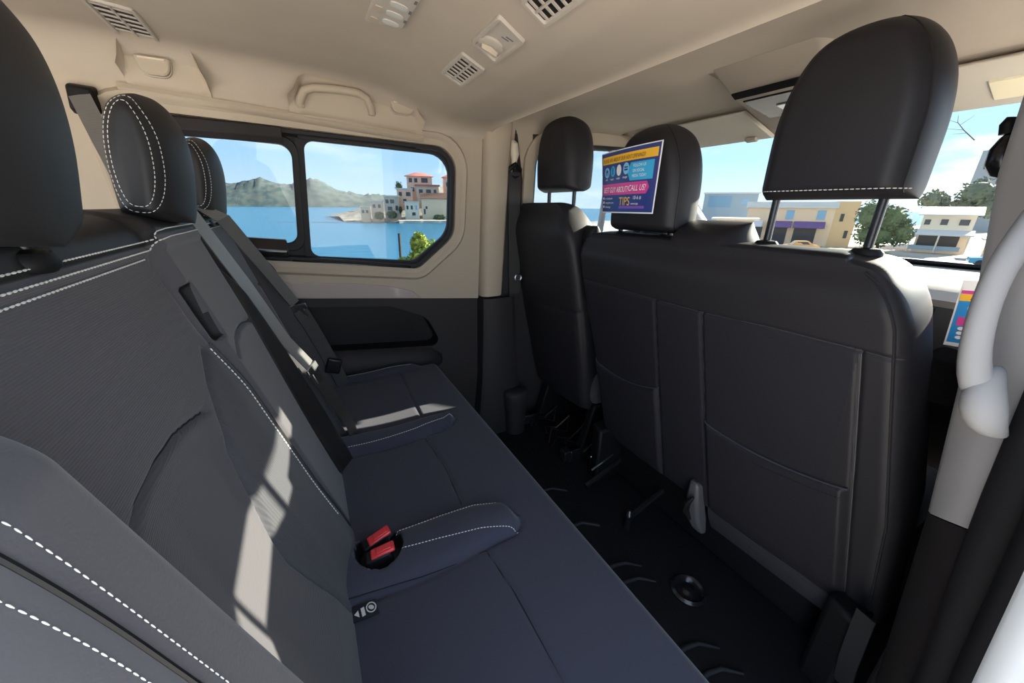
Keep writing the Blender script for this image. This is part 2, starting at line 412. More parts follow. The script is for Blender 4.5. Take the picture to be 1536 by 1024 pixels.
rr.append([(x - .004, y, z - .004) for x, y, z in rr[-1]]); rr[-1] = [(.678, y, z - .004) for x, y, z in rr[-2]]
rr.append([(.684, y, z + .002) for x, y, z in rr[-1]]); rr.append([(.686, y, z + .09) for x, y, z in rr[-1]])
mb = MB(); mb.rings(rr, closed=False)
ceil = struct('ceiling', mb, M['headliner'], smooth=70)
# front headliner
def zf(x): return np.interp(x, [.66, .80, 1.0, 1.2, 1.335], [1.428, 1.440, 1.440, 1.430, 1.421])
def lf(x): return np.interp(x, [.66, .82, .95, 1.2, 1.335], [1.366, 1.376, 1.385, 1.392, 1.395])
rr = headliner(np.linspace(.665, 1.335, 20), zf, lf, ym=.60, yl=.748)
rr.append([(1.336, y, z + .012) for x, y, z in rr[-1]]); rr.append([(1.32, y, z + .03) for x, y, z in rr[-1]])
mb = MB(); mb.rings(rr, closed=False); struct('front_headliner', mb, M['headliner'], parent=ceil, smooth=60)
# grab-handle plinth moulded along the far cove and the rail cover strip
mb = MB(); rr = []
for x in np.linspace(-.355, .425, 30):
    l = float(lip(x)); rr.append([(x, Yw(l) - .010, l - .001), (x, Yw(l) - .014, l - .012), (x, Yw(l) - .006, l - .024), (x, Yw(l) + .01, l - .026), (x, Yw(l) + .01, l)])
mb.rings(rr); struct('rail_cover', mb, M['beige'], parent=ceil, smooth=50)
for xa, xb, xt0, xt1 in ((-.335, -.165, -.325, -.19), (.02, .420, .03, .400)):
    mb = MB(); rr = []
    for t in np.linspace(0, 1, 24):
        x = xa + (xb - xa) * t; e = min(1, min(t, 1 - t) / .12); e = e * e * (3 - 2 * e)
        l = float(lip(x)); zt = l + .020 + (.062) * e
        rr.append([(x, .738 - .003 * e, l - .002), (x, .733 - .006 * e, l + .010), (x, .731 - .008 * e, (l + zt) / 2), (x, .727 - .006 * e, zt - .006), (x, .690, zt + .012), (x, .76, zt + .012), (x, .76, l - .002)])
    mb.rings(rr); struct('handle_plinth', mb, M['beige'], parent=ceil, smooth=60)
# outer roof skin and rear closing walls of the body
mb = MB().rings([[(x, y, 1.515 + .03 * (1 - ((y - .07) / .75) ** 2)) for y in np.linspace(.80, -.66, 12)] for x in (-1.55, -.5, .5, 1.36)], closed=False)
struct('roof', mb, M['paint'], smooth=60, solid=.02)
mb = MB().rings([[(x, -.600, 1.352), (x, -.585, 1.395), (x, -.62, 1.45), (x, -.66, 1.53), (x, -.67, 1.39)] for x in (-1.5, .2, .84, 1.45)], closed=True)
struct('trim_6', mb, M['greytrim'], smooth=50)

# ---- windscreen, header, A pillars
W0, W1 = (1.560, 1.362), (2.33, .892)
def ws(y, t): return (W0[0] + (W1[0] - W0[0]) * t, y, W0[1] + (W1[1] - W0[1]) * t)
mb = plate([(.74, 0), (-.62, 0), (-.72, 1), (.84, 1)], [], ws, .005, (.5, 0, .8)); struct('window_3', mb, M['screen'])
mb = MB().rings([[(1.336, y, 1.428), (1.44, y, 1.398), (1.575, y, 1.352), (1.60, y, 1.372), (1.45, y, 1.46), (1.33, y, 1.47)] for y in np.linspace(.76, -.66, 10)])
struct('trim_7', mb, M['headliner'], smooth=40)
for nm, ya, yb, s in (('trim_8', .715, .815, 1), ('trim_9', -.600, -.69, -1)):
    rr = []
    for t in np.linspace(-.05, 1.02, 9):
        x, _, z = ws(0, t); y = ya + (yb - ya) * t; rr.append([(x - .03, y + s * .05, z - .045), (x - .02, y - s * .005, z - .035), (x + .01, y - s * .018, z - .005), (x + .035, y, z + .02), (x + .03, y + s * .05, z + .02)])
    struct(nm, MB().rings(rr), M['greytrim'], smooth=60)
mb = MB().rings([[(x - .03, y, z + .002), (x - .025, y, z + .012), (x + .03, y, z - .006), (x + .02, y, z - .02)] for x, y, z in [ws(q, .995) for q in np.linspace(.84, -.72, 6)]])
struct('windscreen_gasket', mb, M['darker'], smooth=40)

# ---- floor with moulded ribs, and the steps
mb = MB(); nx, ny = 60, 40; rr = []
for x in np.linspace(-1.5, 2.3, nx):
    rr.append([(x, y, .0) for y in np.linspace(.86, -.70, ny)])
mb.rings(rr, closed=False); mb.rings([[(x, y, -.06) for y in (.86, -.70)] for x in (-1.5, 2.3)], closed=False)
flo = struct('floor', mb, M['rubber_floor'], smooth=60)
mb = MB()
for yb in (-.095, -.155, -.365, -.43):
    mb.tube([(.40, yb + .005, .003), (.66, yb - .0, .003), (.72, yb - .002, .005), (.76, yb - .012, .004), (.80, yb - .045, .002)], [.006, .006, .007, .006, .003], 8)
for yb in (.30, .10):
    mb.tube([(.40, yb, .003), (.66, yb, .003), (.74, yb - .01, .004), (.79, yb - .05, .002)], .006, 8)
struct('floor_ribs', mb, M['rubber'], parent=flo, smooth=60)
mb = MB().disc_stack((.862, -.268, .0), (0, 0, 1), [(.050, .0), (.052, .010), (.044, .016), (.036, .012), (.030, .004), (.020, .004), (.014, .010), (.0005, .013)], 24)
struct('floor_socket', mb, M['gloss_black'], parent=flo, smooth=50)
# body side below the door opening and the right front door
mb = plate([(.90, .965), (2.3, .93), (2.3, -.1), (.90, -.1)], [], lambda x, z: (x, -.640 - .05 * (x - .9) / 1.4 * 1, z), .05, (0, -1, 0)); struct('door_2', mb, M['dark'], bevel=.006)
mb = plate([(.86, .86), (-.72, .86), (-.72, -.02), (.86, -.02)], [], lambda y, z: (2.34, y, z), .03, (1, 0, 0)); struct('wall_front', mb, M['darker'])
mb = MB().box((-.40, -.72, -.16), (2.1, .10, .22)); struct('door_sill', mb, M['darker'], bevel=.01)
# rear closing wall
mb = plate([(.80, 1.47), (-.66, 1.47), (-.70, 0), (.86, 0)], [rpoly([(.58, 1.28), (-.50, 1.28), (-.52, .88), (.60, .88)], .06)], lambda y, z: (-1.5, y, z), .04, (-1, 0, 0)); wr_ = struct('wall_rear', mb, M['beige'])

# ---- near right pillar: pale trim above, dark below, rubber door seal, painted body edge
ZL = [-.10, .10, .224, .40, .55, .63, .75, .87, 1.0, 1.15, 1.25, 1.35, 1.46]
Y1 = lambda z: np.interp(z, [-.10, .224, .627, .867, 1.15, 1.21, 1.46], [-.680, -.652, -.613, -.581, -.533, -.530, -.505])
Y2 = lambda z: np.interp(z, [-.10, .403, .689, .87, 1.2, 1.46], [-.745, -.696, -.667, -.655, -.632, -.602])
Y3 = lambda z: np.interp(z, [-.10, .467, .78, 1.2, 1.46], [-.758, -.712, -.690, -.664, -.632])
Y4 = lambda z: np.interp(z, [-.10, .524, .749, 1.2, 1.46], [-.772, -.723, -.706, -.682, -.650])
def cut(z, lowz): return z
def pill(zs, dz=0.):
    rr = []
    for z in zs:
        rr.append([(.96, float(Y1(z)) - .05, z), (.90, float(Y1(z)) - .010, z), (.868, float(Y1(z)) - .000, z - dz * .0), (.848, float(Y1(z)) - .002, z), (.832, float(Y1(z)) * .88 + float(Y2(z)) * .12, z + dz * .1), (.79, float(Y1(z)) * .5 + float(Y2(z)) * .5 + .004, z + dz * .5), (.742, float(Y2(z)), z + dz), (.735, float(Y2(z)) - .03, z + dz), (.80, -.80, z + dz * .5), (.95, -.80, z)])
    return MB().rings(rr)
np_ = struct('trim_10', pill([.628, .75, .87, 1.0, 1.15, 1.25, 1.35, 1.46], .062), M['greytrim'], smooth=60)
struct('pillar_lower_trim', pill([-.10, .10, .224, .40, .55, .626], .062), M['dark'], parent=np_, smooth=60)
rr = []
for z in ZL:
    a, b, c = float(Y2(z)), float(Y3(z)), float(Y4(z))
    rr.append([(.745, a - .004, z), (.738, a + .004, z), (.724, a * .7 + b * .3 + .010, z), (.710, a * .3 + b * .7 + .006, z), (.702, b, z), (.700, b - .006, z), (.694, b - .004, z), (.680, (b + c) / 2 + .002, z), (.662, c, z), (.655, c - .01, z), (.72, c - .06, z)])
struct('door_seal', MB().rings(rr), M['rubber'], smooth=50)
rr = []
for z in ZL:
    c = float(Y4(z)); rr.append([(.664, c - .004, z), (.650, c - .010, z), (.642, c - .030, z), (.636, c - .060, z), (.622, c - .085, z), (.60, c - .14, z), (.66, c - .20, z), (.72, c - .10, z)])
struct('body_edge', MB().rings(rr), M['paint'], smooth=50)
# ================================================================== REAR BENCH
c12, s12 = math.cos(R(12)), math.sin(R(12))
c20, s20 = math.cos(R(20)), math.sin(R(20))
bench = thing('rear_bench_seat', (-.05, .08, 0.), 'charcoal cloth three-seat rear bench with stitched black headrests along the sea-side window', 'bench seat')
K = lambda v: (lambda q, *_: np.zeros_like(np.asarray(q, float)) + v)

# ---- seat cushion -------------------------------------------------
HN = [(-.01, -.185, -.03), (.09, -.196, -.062), (.19, -.198, -.072), (.30, -.198, -.080), (.37, -.197, -.092), (.42, -.194, -.112), (.442, -.182, -.138), (.450, -.172, -.155)]
HF = [(-.01, .236, .330), (.09, .236, .327), (.20, .234, .322), (.33, .230, .312), (.40, .238, .312), (.44, .252, .308), (.462, .272, .300), (.468, .280, .292)]
def hump(y, x, T, amp):
    t = [q[0] for q in T]; lo_ = np.interp(x, t, [q[1] for q in T]); hi = np.interp(x, t, [q[2] for q in T]); w = np.maximum(hi - lo_, .004)
    u = np.clip((y - lo_) / w, 0, 1); h = np.clip(4 * u * (1 - u), 0, 1) ** .45
    return amp * h * (1 - ss(t[-3], t[-1], x)) * ((y > lo_) & (y < hi))
CG = [[(-.205, .352), (-.30, .360), (-.45, .358), (-.57, .350)], [(-.065, .352), (.07, .360), (.225, .352)], [(.33, .372), (.50, .378), (.700, .385)],
      [(-.57, .05), (-.57, .35)], [(.715, .05), (.712, .385)]]
CG += [[(q[1], q[0]) for q in HN], [(q[2], q[0]) for q in HN], [(q[1], q[0]) for q in HF], [(q[2], q[0]) for q in HF]]
POCK = (-.112, .163)
def c_front(y, x):
    d = .060 + hump(y, x, HN, .030) + hump(y, x, HF, .030)
    d = d - .007 * np.sin(np.clip((x - .1) / .26, 0, 1) * np.pi) * (np.abs(np.sin((y + .13) * 7)) > -1)
    d = d + .022 * ss(.700, .735, y) * (1 - ss(.43, .49, x)) * (1 - .0 * y) + .012 * ss(-.56, -.60, y)
    d = d - groove(y, x, CG, .0065, .0040)
    q = np.hypot((y - POCK[0]) / .052, (x - POCK[1]) / .046)
    return d - .034 * (1 - ss(.80, 1.0, q))
cush = Cush((-.13, 0, .40), (0, 1, 0), (1, 0, 0), (0, 0, 1), .563, K(-.625), K(.775), c_front, K(.13), r=.035, rt=.034, rb=.05)
def cm(y, x, side):
    q = np.hypot((y - POCK[0]) / .052, (x - POCK[1]) / .046)
    return np.where((q < .96) & (side > 0), 1, 0)
obj('seat_cushion', cush.mesh(300, 150, cm, .35), [M['fabric_seat'], M['darker']], bench, smooth=180)
cuo = bpy.data.objects['seat_cushion']
for l in CG[:3] + [[(-.200, .352), (-.198, .30), (-.196, .22), (-.190, .10)]]:
    e = on(cush, [q[0] for q in l], [q[1] for q in l], .0004); obj('seam', MB().tube([tuple(p) for p in e], .0014, 6), M['darker'], cuo)
edge = [cush.P(np.array([y]), np.array([.560]), .0012)[0] for y in np.linspace(-.60, .75, 90)]
MBt = MB().tube([tuple(p) for p in edge], .0016, 6); obj('cushion_piping', MBt, M['stitch'], bench)
L = [on(cush, [-.140, -.152, -.170, -.188, -.196], [.20, .27, .35, .41, .432]), on(cush, [-.088, -.088, -.100, -.118], [.20, .28, .37, .42]),
     on(cush, [.252, .250, .250, .262, .280], [.10, .20, .33, .42, .458]), on(cush, [.735, .742, .742, .730], [.12, .22, .34, .44])]
for l in L: obj('cushion_stitching', stitches([l], .0045, .0020, .0008), M['stitch'], bench)
mb = MB().box((.10, .075, .19), (.40, 1.30, .22)); mb.box((.06, .075, .05), (.30, 1.24, .10)); obj('seat_base', mb, M['darker'], bench, bevel=.02)
# care tag with printed symbols, sewn into the joint
tg = MB(); T0 = Vector((-.030, -.198, .4625)); ux = Vector((.040, -.004, .002)); uy = Vector((.002, -.030, .0015))
tg.add([T0, T0 + ux, T0 + ux + uy, T0 + uy, T0 + Vector((0, 0, -.001)), T0 + ux + Vector((0, 0, -.001)), T0 + ux + uy + Vector((0, 0, -.001)), T0 + uy + Vector((0, 0, -.001))], [(0, 3, 2, 1), (4, 5, 6, 7), (0, 1, 5, 4), (1, 2, 6, 5), (2, 3, 7, 6), (3, 0, 4, 7)])
tgo = obj('anchor_tag', tg, mat('navy black woven label', (.006, .007, .016), .6), bench); tgo['label'] = 'small black tag with white child seat symbols'
mb = MB(); U_ = ux; V_ = uy; up_ = Vector((0, 0, .0007)); PT = lambda a, b: T0 + U_ * a + V_ * b + up_
mb.add([PT(.08, .55), PT(.26, .35), PT(.26, .80)], [(0, 1, 2)])
mb.add([PT(.36, .30), PT(.50, .26), PT(.50, .80), PT(.36, .84)], [(0, 1, 2, 3)])
rr_ = [[PT(.76 + a * .20 * math.cos(t), .46 + a * .34 * math.sin(t)) for t in np.linspace(0, 2 * math.pi, 20, endpoint=False)] for a in (1., .78)]
mb.rings(rr_, caps=False); mb.add([PT(.76 + .10 * math.cos(t) + .03 * math.sin(t), .46 + .16 * math.sin(t)) for t in np.linspace(0, 2 * math.pi, 12, endpoint=False)], [tuple(range(12))])
obj('tag_symbols', mb, M['stitch'], tgo)

# ---- large backrest (near and middle places) ----------------------------
S0 = .12
YI = lambda s: np.interp(s, [0, .18, .26, .35, .40, .43, .465, .60], [-.205, -.22, -.195, -.180, -.140, -.105, -.045, -.020])
YM = lambda s: np.interp(s, [0, .13, .20, .30, .40, .46, .55, .62], [.165, .170, .180, .200, .222, .238, .262, .275])
BG = [[(-.405, .420), (-.36, .431), (-.30, .434), (-.24, .430), (-.165, .413)], [(.012, .414), (.05, .432), (.11, .436), (.17, .432), (.225, .420)],
      [(float(YI(s)), s) for s in np.linspace(.0, .46, 14)], [(float(YM(s)), s) for s in np.linspace(.0, .60, 14)], [(-.405, .0), (-.405, .56)]]
def b_front(y, sp):
    s = sp - S0
    d = .050 + 0 * y
    d = d + .062 * ss(-.398, -.490, y) * (1 - ss(.53, .63, s))
    yi = YI(s); d = d + np.where(y < -.022, (.014 + .006 * (1 - ss(.00, .18, s))) * ss(yi, yi * .25 - .035 * .75, y) * (1 - ss(.36, .50, s)), 0)
    d = d + .016 * ss(-.014, .004, y)
    ym = YM(s); d = d + (.044 + 0 * s) * ss(ym, .270, y) * (1 - ss(.46, .60, s))
    d = d - groove(y, s, BG, .0085, .0040)
    d = d - .022 * np.exp(-((y + .018) / .0055) ** 2) * (1 - ss(.56, .60, s))
    sl = np.exp(-((y - .006 + .10 * (s - .5) * 0) / .011) ** 4) * ss(.448, .462, s) * (1 - ss(.540, .552, s))
    d = d - .016 * sl
    d = d + .004 * ss(.598, .604, s) - groove(y, s, [[(-.6, .611), (.0, .611)], [(.0, .622), (.3, .622)]], .004, .0035)
    d = d - .05 * ss(.625, .70, s) ** 1.5
    d = d - .016 * np.sin(np.clip((s - .05) / .4, 0, 1) * np.pi) * ss(-.405, -.33, y) * (1 - ss(-.22, -.16, y))
    return d
c16, s16 = math.cos(R(16)), math.sin(R(16)); UBk = np.array([-s16 / c16 * .9397, 0, .9397]); NBk = np.array([c16, 0, s16])
O2 = np.array([-.030, 0, .47]) - .05 * NBk - S0 * UBk
def wlB(s): return -.585 + .030 * ss(S0 + .45, S0 + .66, s)
big = Cush(O2, (0, 1, 0), UBk, NBk, S0 + .675, wlB, K(.287), b_front, K(.075), r=.070, rt=.05, rb=.03)
def bm_(y, sp, side):
    s = sp - S0; yi = YI(s); ym = YM(s); m = np.zeros(y.shape, int)
    if side < 0: return m + 2
    m = np.where((y > -.405) & (y < yi) & (s < .603), 1, m)
    m = np.where((y > yi) & (y < -.02) & (s < .46), 3, m)
    m = np.where(s > np.where(y < 0, .611, .622), 2, m)
    m = np.where((y > ym) & (s < .60), 2, m)
    m = np.where(y < -.5255, 4, m)
    m = np.where((np.abs(y - .006) < .011) & (s > .455) & (s < .546), 5, m)
    return m
M['fabric_side'] = mat('smooth charcoal side cloth', (.060, .058, .064), .85, bump=('noise', 500, .15, .0008), spec=.2, sheen=.15)
M['fabric_vert'] = mat('fine ribbed charcoal cloth', (.050, .050, .056), .9, bump=('Y', 80, .4, .001), spec=.15, sheen=.1)
br = obj('backrest', big.mesh(300, 260, bm_, .35), [M['fabric'], M['fabric_rib'], M['leather'], M['fabric_vert'], M['fabric_side'], M['darker']], bench, smooth=180)
sq = lambda l: [q + S0 for q in l]
for l in BG[:4]:
    e = on(big, [q[0] for q in l], sq([q[1] for q in l]), .0005); obj('seam', MB().tube([tuple(p) for p in e], .0017, 6), M['darker'], br)
L = [on(big, [-.55, -.30, -.002], sq([.617, .617, .617])), on(big, [-.55, -.30, -.012], sq([.605, .605, .605])), on(big, [-.55, -.03], sq([.596, .596])),
     on(big, [-.002, .004, .05, .28], sq([.617, .626, .628, .628])), on(big, [-.012, .0, .05, .28], sq([.605, .614, .616, .616]))]
obj('top_stitching', stitches(L, .005, .0016, .0010), M['stitch'], br)
L = [on(big, [-.040, -.040, -.040, -.045], sq([.455, .30, .20, .05]))]
obj('bolster_stitching', stitches(L, .005, .002, .0010), M['stitch'], br)
L = [on(big, [-.517, -.517], sq([.60, .10])), on(big, [-.534, -.534], sq([.60, .10]))]
obj('outer_stitching', stitches(L, .0032, .0014, .00038), M['stitch'], br)
edge = on(big, [-.5255, -.5255], sq([.60, .05]), .0002); obj('outer_seam', MB().tube([tuple(p) for p in edge], .0014, 6), M['darker'], br)
edge = on(big, [-.028, -.028], sq([.46, .0]), .0010); obj('inner_piping', MB().tube([tuple(p) for p in edge], .0028, 6), M['leather'], br)
L = [on(big, [.270, .268, .266], sq([.45, .25, .02]))]
obj('flank_stitching', stitches(L, .0035, .002, .0007), M['stitch'], br)
# ---- small backrest by the window
F1 = [.325, .385, .43, .66, .70, .745]
def f_front(y, sp):
    s = sp - S0
    d = .050 + .052 * ss(.410, .340, y) * (1 - ss(.44, .58, s)) + .052 * ss(.665, .725, y) * (1 - ss(.44, .58, s))
    d = d - groove(y, s, [[(.41, .0), (.41, .56)], [(.665, .0), (.665, .56)], [(.41, .425), (.53, .435), (.665, .425)], [(.3, .618), (.8, .618)]], .005, .0045)
    return d - .05 * ss(.625, .70, s) ** 1.5
sm = Cush(O2, (0, 1, 0), UBk, NBk, S0 + .675, K(.322), lambda s: .765 - .09 * ss(S0 + .45, S0 + .675, s), f_front, K(.075), r=.04, rt=.05, rb=.03)
bs = obj('backrest', sm.mesh(110, 120, lambda y, sp, side: np.where((sp - S0 > .618) | (side < 0), 1, np.where((y < .41) | (y > .665), 0, 0)), .4), [M['fabric'], M['leather']], bench, smooth=180)
obj('top_stitching', stitches([on(sm, [.34, .68], sq([.624, .624])), on(sm, [.34, .68], sq([.612, .612]))], .005, .0016, .0010), M['stitch'], bs)

# ---- headrests ----------------------------------------------------
def headrest(parent, c, W, H, T, N, U, matl, front_mi=None, n=2.5, s0=.42, low=.93, seam=None, post_dx=.09, post_len=.06, post_r=.006, posts_off=0., stitch_both=True, cap_s=.0, nr=.045, label=None, post_m='dark_steel', bulge=.25, posts_y=0., paxis=None, back_seam=None, dash=(.0055, .0022, .0010)):
    """c: middle of the lower edge; N: outward normal of the face seen; U: up along the headrest"""
    N = np.array(N, float); U = np.array(U, float); A = np.cross(U, N)
    if A[1] < 0: A = -A
    hw = W / 2
    def w(s):
        q = np.clip((s - s0 * H) / (H - s0 * H), 0, 1); a = np.maximum(1e-4, (1 - q ** n)) ** (1 / n)
        return hw * a * (low + (1 - low) * ss(0, s0 * H, s))
    f = lambda y, s: T / 2 + bulge * T * (1 - (y / hw) ** 2) * np.clip(np.sin(np.clip(s / H, 0, 1) * np.pi), 0, 1) ** .7 * .6
    cu = Cush(np.array(c, float), A, U, N, H, lambda s: -w(s), w, f, f, r=nr, rt=nr, rb=nr * .6)
    o = obj('headrest', cu.mesh(56, 60, None, .8), matl, parent, smooth=180)
    if label: o['label'] = label
    if seam:
        for ins in seam:
            pts = []
            for t in np.linspace(0, 1, 120):
                ang = -math.pi / 2 + 2 * math.pi * t
                yy = math.cos(ang); zz = math.sin(ang); k = 3.2
                rr_ = (abs(yy) ** k + abs(zz) ** k) ** (-1 / k)
                s_ = H * .5 + zz * rr_ * (H * .5 - ins); ww = float(w(np.array(s_))) - ins
                y_ = np.clip(yy * rr_, -1, 1) * max(ww, .004)
                pts.append(cu.P(np.array([y_]), np.array([s_]), .0008)[0])
            obj('stitching', stitches([pts], *dash), M['stitch'], o)
    if back_seam:
        pts = []
        for t in np.linspace(0, 1, 120):
            ang = -math.pi / 2 + 2 * math.pi * t; yy = math.cos(ang); zz = math.sin(ang); k = 3.2; rr_ = (abs(yy) ** k + abs(zz) ** k) ** (-1 / k)
            s_ = H * .5 + zz * rr_ * (H * .5 - back_seam); ww = float(w(np.array(s_))) - back_seam
            pts.append(cu.P(np.array([np.clip(yy * rr_, -1, 1) * max(ww, .004)]), np.array([s_]), .0008, -1)[0])
        obj('stitching', stitches([pts], *dash), M['stitch'], o)
    post = []
    for sg in (-1, 1):
        PA = A if paxis is None else np.array(paxis, float)
        b = np.array(c) + PA * (sg * post_dx + posts_y) + N * posts_off
        obj('post', MB().tube([tuple(b + U * .03), tuple(b - U * post_len)], post_r, 12), M[post_m], o)
        k = b - U * (post_len - .004)
        obj('post_collar', MB().disc_stack(tuple(k - U * .010), tuple(U), [(.017, 0), (.020, .004), (.020, .010), (.016, .016), (.008, .018)], 18, 1.25, .9), M['darker'], o)
    return o, cu
Ns = (0, -1, 0); Ur = (.105, 0, .9945); Uv = (.02, 0, .9998)
kw = dict(post_dx=.042, post_len=.020, paxis=(0, 1, 0), bulge=.05, nr=.036, n=2.3, s0=.45, low=.90, back_seam=.020)
for y_, x_, sm_, lab in ((-.290, -.199, [.018], 'smooth headrest nearest the sliding door'), (.128, -.198, [.015, .023], None), (.545, -.210, [.015, .023], None)):
    headrest(bench, (x_, y_, 1.073), .088, .178, .192, Ns, Ur, M['leather'], seam=sm_, label=lab, dash=(.0042, .0019, .00048), **kw)

# ---- red buckles in the pocket of the near armrest ridge
for i, (yb, xb, rz, lab) in enumerate(((-.094, .035, 8, 'red seat belt buckle on the window side of the cushion pocket'), (-.131, .035, -3, 'red seat belt buckle nearest the sliding door in the cushion pocket'))):
    e = thing('seat_belt_buckle', (xb, yb, .437), lab, 'seat belt buckle', 'red buckles in the rear cushion pocket')
    rm = Matrix.Rotation(R(rz), 3, 'Z') @ Matrix.Rotation(R(-14 + 6 * i), 3, 'Y')
    obj('housing', MB().box((xb - .004, yb, .462), (.046, .026, .048), rm), M['darker'], e, bevel=.004)
    p = obj('release_button', MB().box((xb + .002, yb, .4865), (.044, .022, .008), rm), M['red'], e, bevel=.003)
    obj('button_ridge', MB().box((xb + .004, yb, .4915), (.028, .013, .003), rm), M['red'], p, bevel=.0012)

# ---- belts of the rear bench
def tongue(mb, p, d, a, mi=0):
    d = Vector(d).normalized(); a = Vector(a).normalized(); n = d.cross(a); p = Vector(p)
    rm = Matrix((a, d, n)).transposed()
    mb.box(p, (.056, .018, .007), rm); mb.box(p + d * .024, (.026, .036, .003), rm); return mb
b1 = thing('seat_belt', (-.08, .305, .47), 'seat belt of the middle place lying in the gap between the two backrests', 'seat belt')
pts = [(-.262, .296, 1.075), (-.232, .296, 1.098), (-.196, .300, 1.088), (-.132, .305, .928), (-.079, .305, .785), (-.040, .310, .712)]
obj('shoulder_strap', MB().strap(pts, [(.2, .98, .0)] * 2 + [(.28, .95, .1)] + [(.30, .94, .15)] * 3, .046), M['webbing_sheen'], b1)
obj('tongue', tongue(MB(), (-.036, .308, .702), (.3, .02, -.9), (.35, .92, .15)), M['steel'], b1, bevel=.001)
pts = [(-.034, .312, .692), (-.008, .314, .625), (.030, .315, .520), (.040, .318, .455)]
obj('lap_strap', MB().strap(pts, [(.40, .90, .15)] * 4, .046), M['webbing'], b1)
b2 = thing('seat_belt', (-.06, .66, .47), 'seat belt of the window place hanging from the roof-side anchor across the small backrest', 'seat belt')
obj('anchor_cover', MB().rings([[(-.455, .745, 1.305), (-.40, .745, 1.31), (-.395, .745, 1.372), (-.45, .745, 1.375)], [(-.45, .712, 1.312), (-.405, .712, 1.316), (-.40, .715, 1.362), (-.445, .715, 1.366)]]), M['darker'], b2, bevel=.006)
pts = [(-.425, .715, 1.345), (-.39, .640, 1.255), (-.345, .540, 1.150), (-.262, .470, 1.090), (-.215, .455, 1.102), (-.167, .462, 1.068), (-.111, .580, .925), (-.062, .688, .792)]
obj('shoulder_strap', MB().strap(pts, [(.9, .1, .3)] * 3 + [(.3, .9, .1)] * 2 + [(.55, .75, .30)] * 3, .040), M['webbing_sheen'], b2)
obj('tongue', tongue(MB(), (-.055, .694, .778), (.30, .35, -.9), (.8, -.4, .2)), M['steel'], b2, bevel=.001)
pts = [(-.052, .700, .768), (-.028, .708, .700), (.000, .712, .610), (.028, .708, .520), (.045, .705, .455)]
obj('lap_strap', MB().strap(pts, [(.8, .35, .4)] * 5, .046), M['webbing'], b2)
obj('retainer_clip', MB().box((.020, .700, .545), (.050, .022, .055), Matrix.Rotation(R(20), 3, 'Y')), M['gloss_black'], b2, bevel=.005)

# ================================================================== FRONT PASSENGER BENCH
fbn = thing('front_passenger_bench', (1.05, -.13, 0), 'black vinyl double front passenger seat seen from behind with two headrests', 'front seat')
SB = .72
def fb_front(y, sp):
    s = sp - SB
    d = .030 + 0 * y
    G = [[(.36, .0), (-.003, .0), (-.149, -.002), (-.30, .004), (-.462, .002), (-.53, .0)], [(-.003, .0), (-.015, -.265), (-.034, -.64)], [(-.149, .0), (-.175, -.31), (-.212, -.67)], [(-.462, .0), (-.495, -.235), (-.552, -.665)],
         [(.330, -.06), (.300, -.40), (.276, -.66)]]
    d = d - groove(y, s, G, .006, .0040)
    # map pocket flaps: each stands a little proud below a dipping hem
    for ya, yb, sa, sb_, dip in ((-.178, -.500, -.325, -.312, .022), (.300, -.016, -.312, -.292, .030)):
        ya = ya - .094 * (-.32 - s) * (1 if ya < 0 else .9); yb = yb - (.134 if yb < -.1 else .06) * (-.32 - s); t = np.clip((y - ya) / (yb - ya), 0, 1); hem = sa + (sb_ - sa) * t - dip * np.sin(np.pi * t) ** .8
        ins = ((y - ya) * (y - yb) < 0)
        d = d + np.where(ins, .010 * (1 - ss(hem - .004, hem, s)) * ss(-.68, -.60, s) * np.minimum(1, np.minimum(abs(y - ya), abs(y - yb)) / .01), 0)
    d = d + .010 * np.sin(np.clip((y + .50) / .83, 0, 1) * np.pi) * (1 - ss(.05, .16, s))
    return d - .030 * ss(.06, .150, s) ** 2
def fwl(sp):
    s = sp - SB; b = np.interp(s, [-.68, -.36, 0, .08, .17], [-.612, -.585, -.522, -.508, -.50]); q = np.clip((s - .040) / .108, 0, 1)
    return b + .10 * (1 - np.sqrt(np.maximum(0, 1 - q ** 2.2)))
def fwr(sp):
    s = sp - SB; b = np.interp(s, [-.68, -.40, 0, .17], [.272, .292, .345, .345]); q = np.clip((s - .085) / .062, 0, 1)
    return b - .05 * (1 - np.sqrt(np.maximum(0, 1 - q ** 2.4)))
NB = np.array([-c12, 0, -s12]); UB = np.array([-s12, 0, c12])
OB = np.array([.85, 0, .86]) - .030 * NB - SB * UB
fbk = Cush(OB + UB * .055, (0, 1, 0), UB, NB, SB + .102, lambda s: fwl(s + .055), lambda s: fwr(s + .055), lambda y, s: fb_front(y, s + .055), lambda y, s: .125 + .035 * np.abs((y + .09) / .44) ** 3 * (1 - ss(.55, .80, s)), r=.030, rt=.036, rb=.02)
def fm(y, sp, side): return np.where((side > 0) & (sp + .055 - SB < 0) & (y > -.46) & (y < .33), 1, 0)
fbo = obj('backrest', fbk.mesh(220, 220, fm, .35), [M['leather_back'], M['vinyl_grain']], fbn, smooth=180)
FS = lambda l: ([q[0] for q in l], [q[1] + SB - .055 for q in l])
M['piping'] = mat('satin black piping', (.045, .042, .048), .42, spec=.45)
for l in ([(.338, .0), (-.003, .0), (-.149, -.002), (-.30, .004), (-.462, .002), (-.515, .0)], [(-.003, .0), (-.015, -.265), (-.034, -.61)], [(-.149, .0), (-.175, -.31), (-.208, -.62)], [(-.462, .0), (-.495, -.235), (-.546, -.62)], [(.330, -.06), (.300, -.40), (.279, -.60)]):
    e = on(fbk, *FS(l), .0002); obj('seam', MB().tube([tuple(p) for p in e], .0013, 6), M['piping'], fbo)
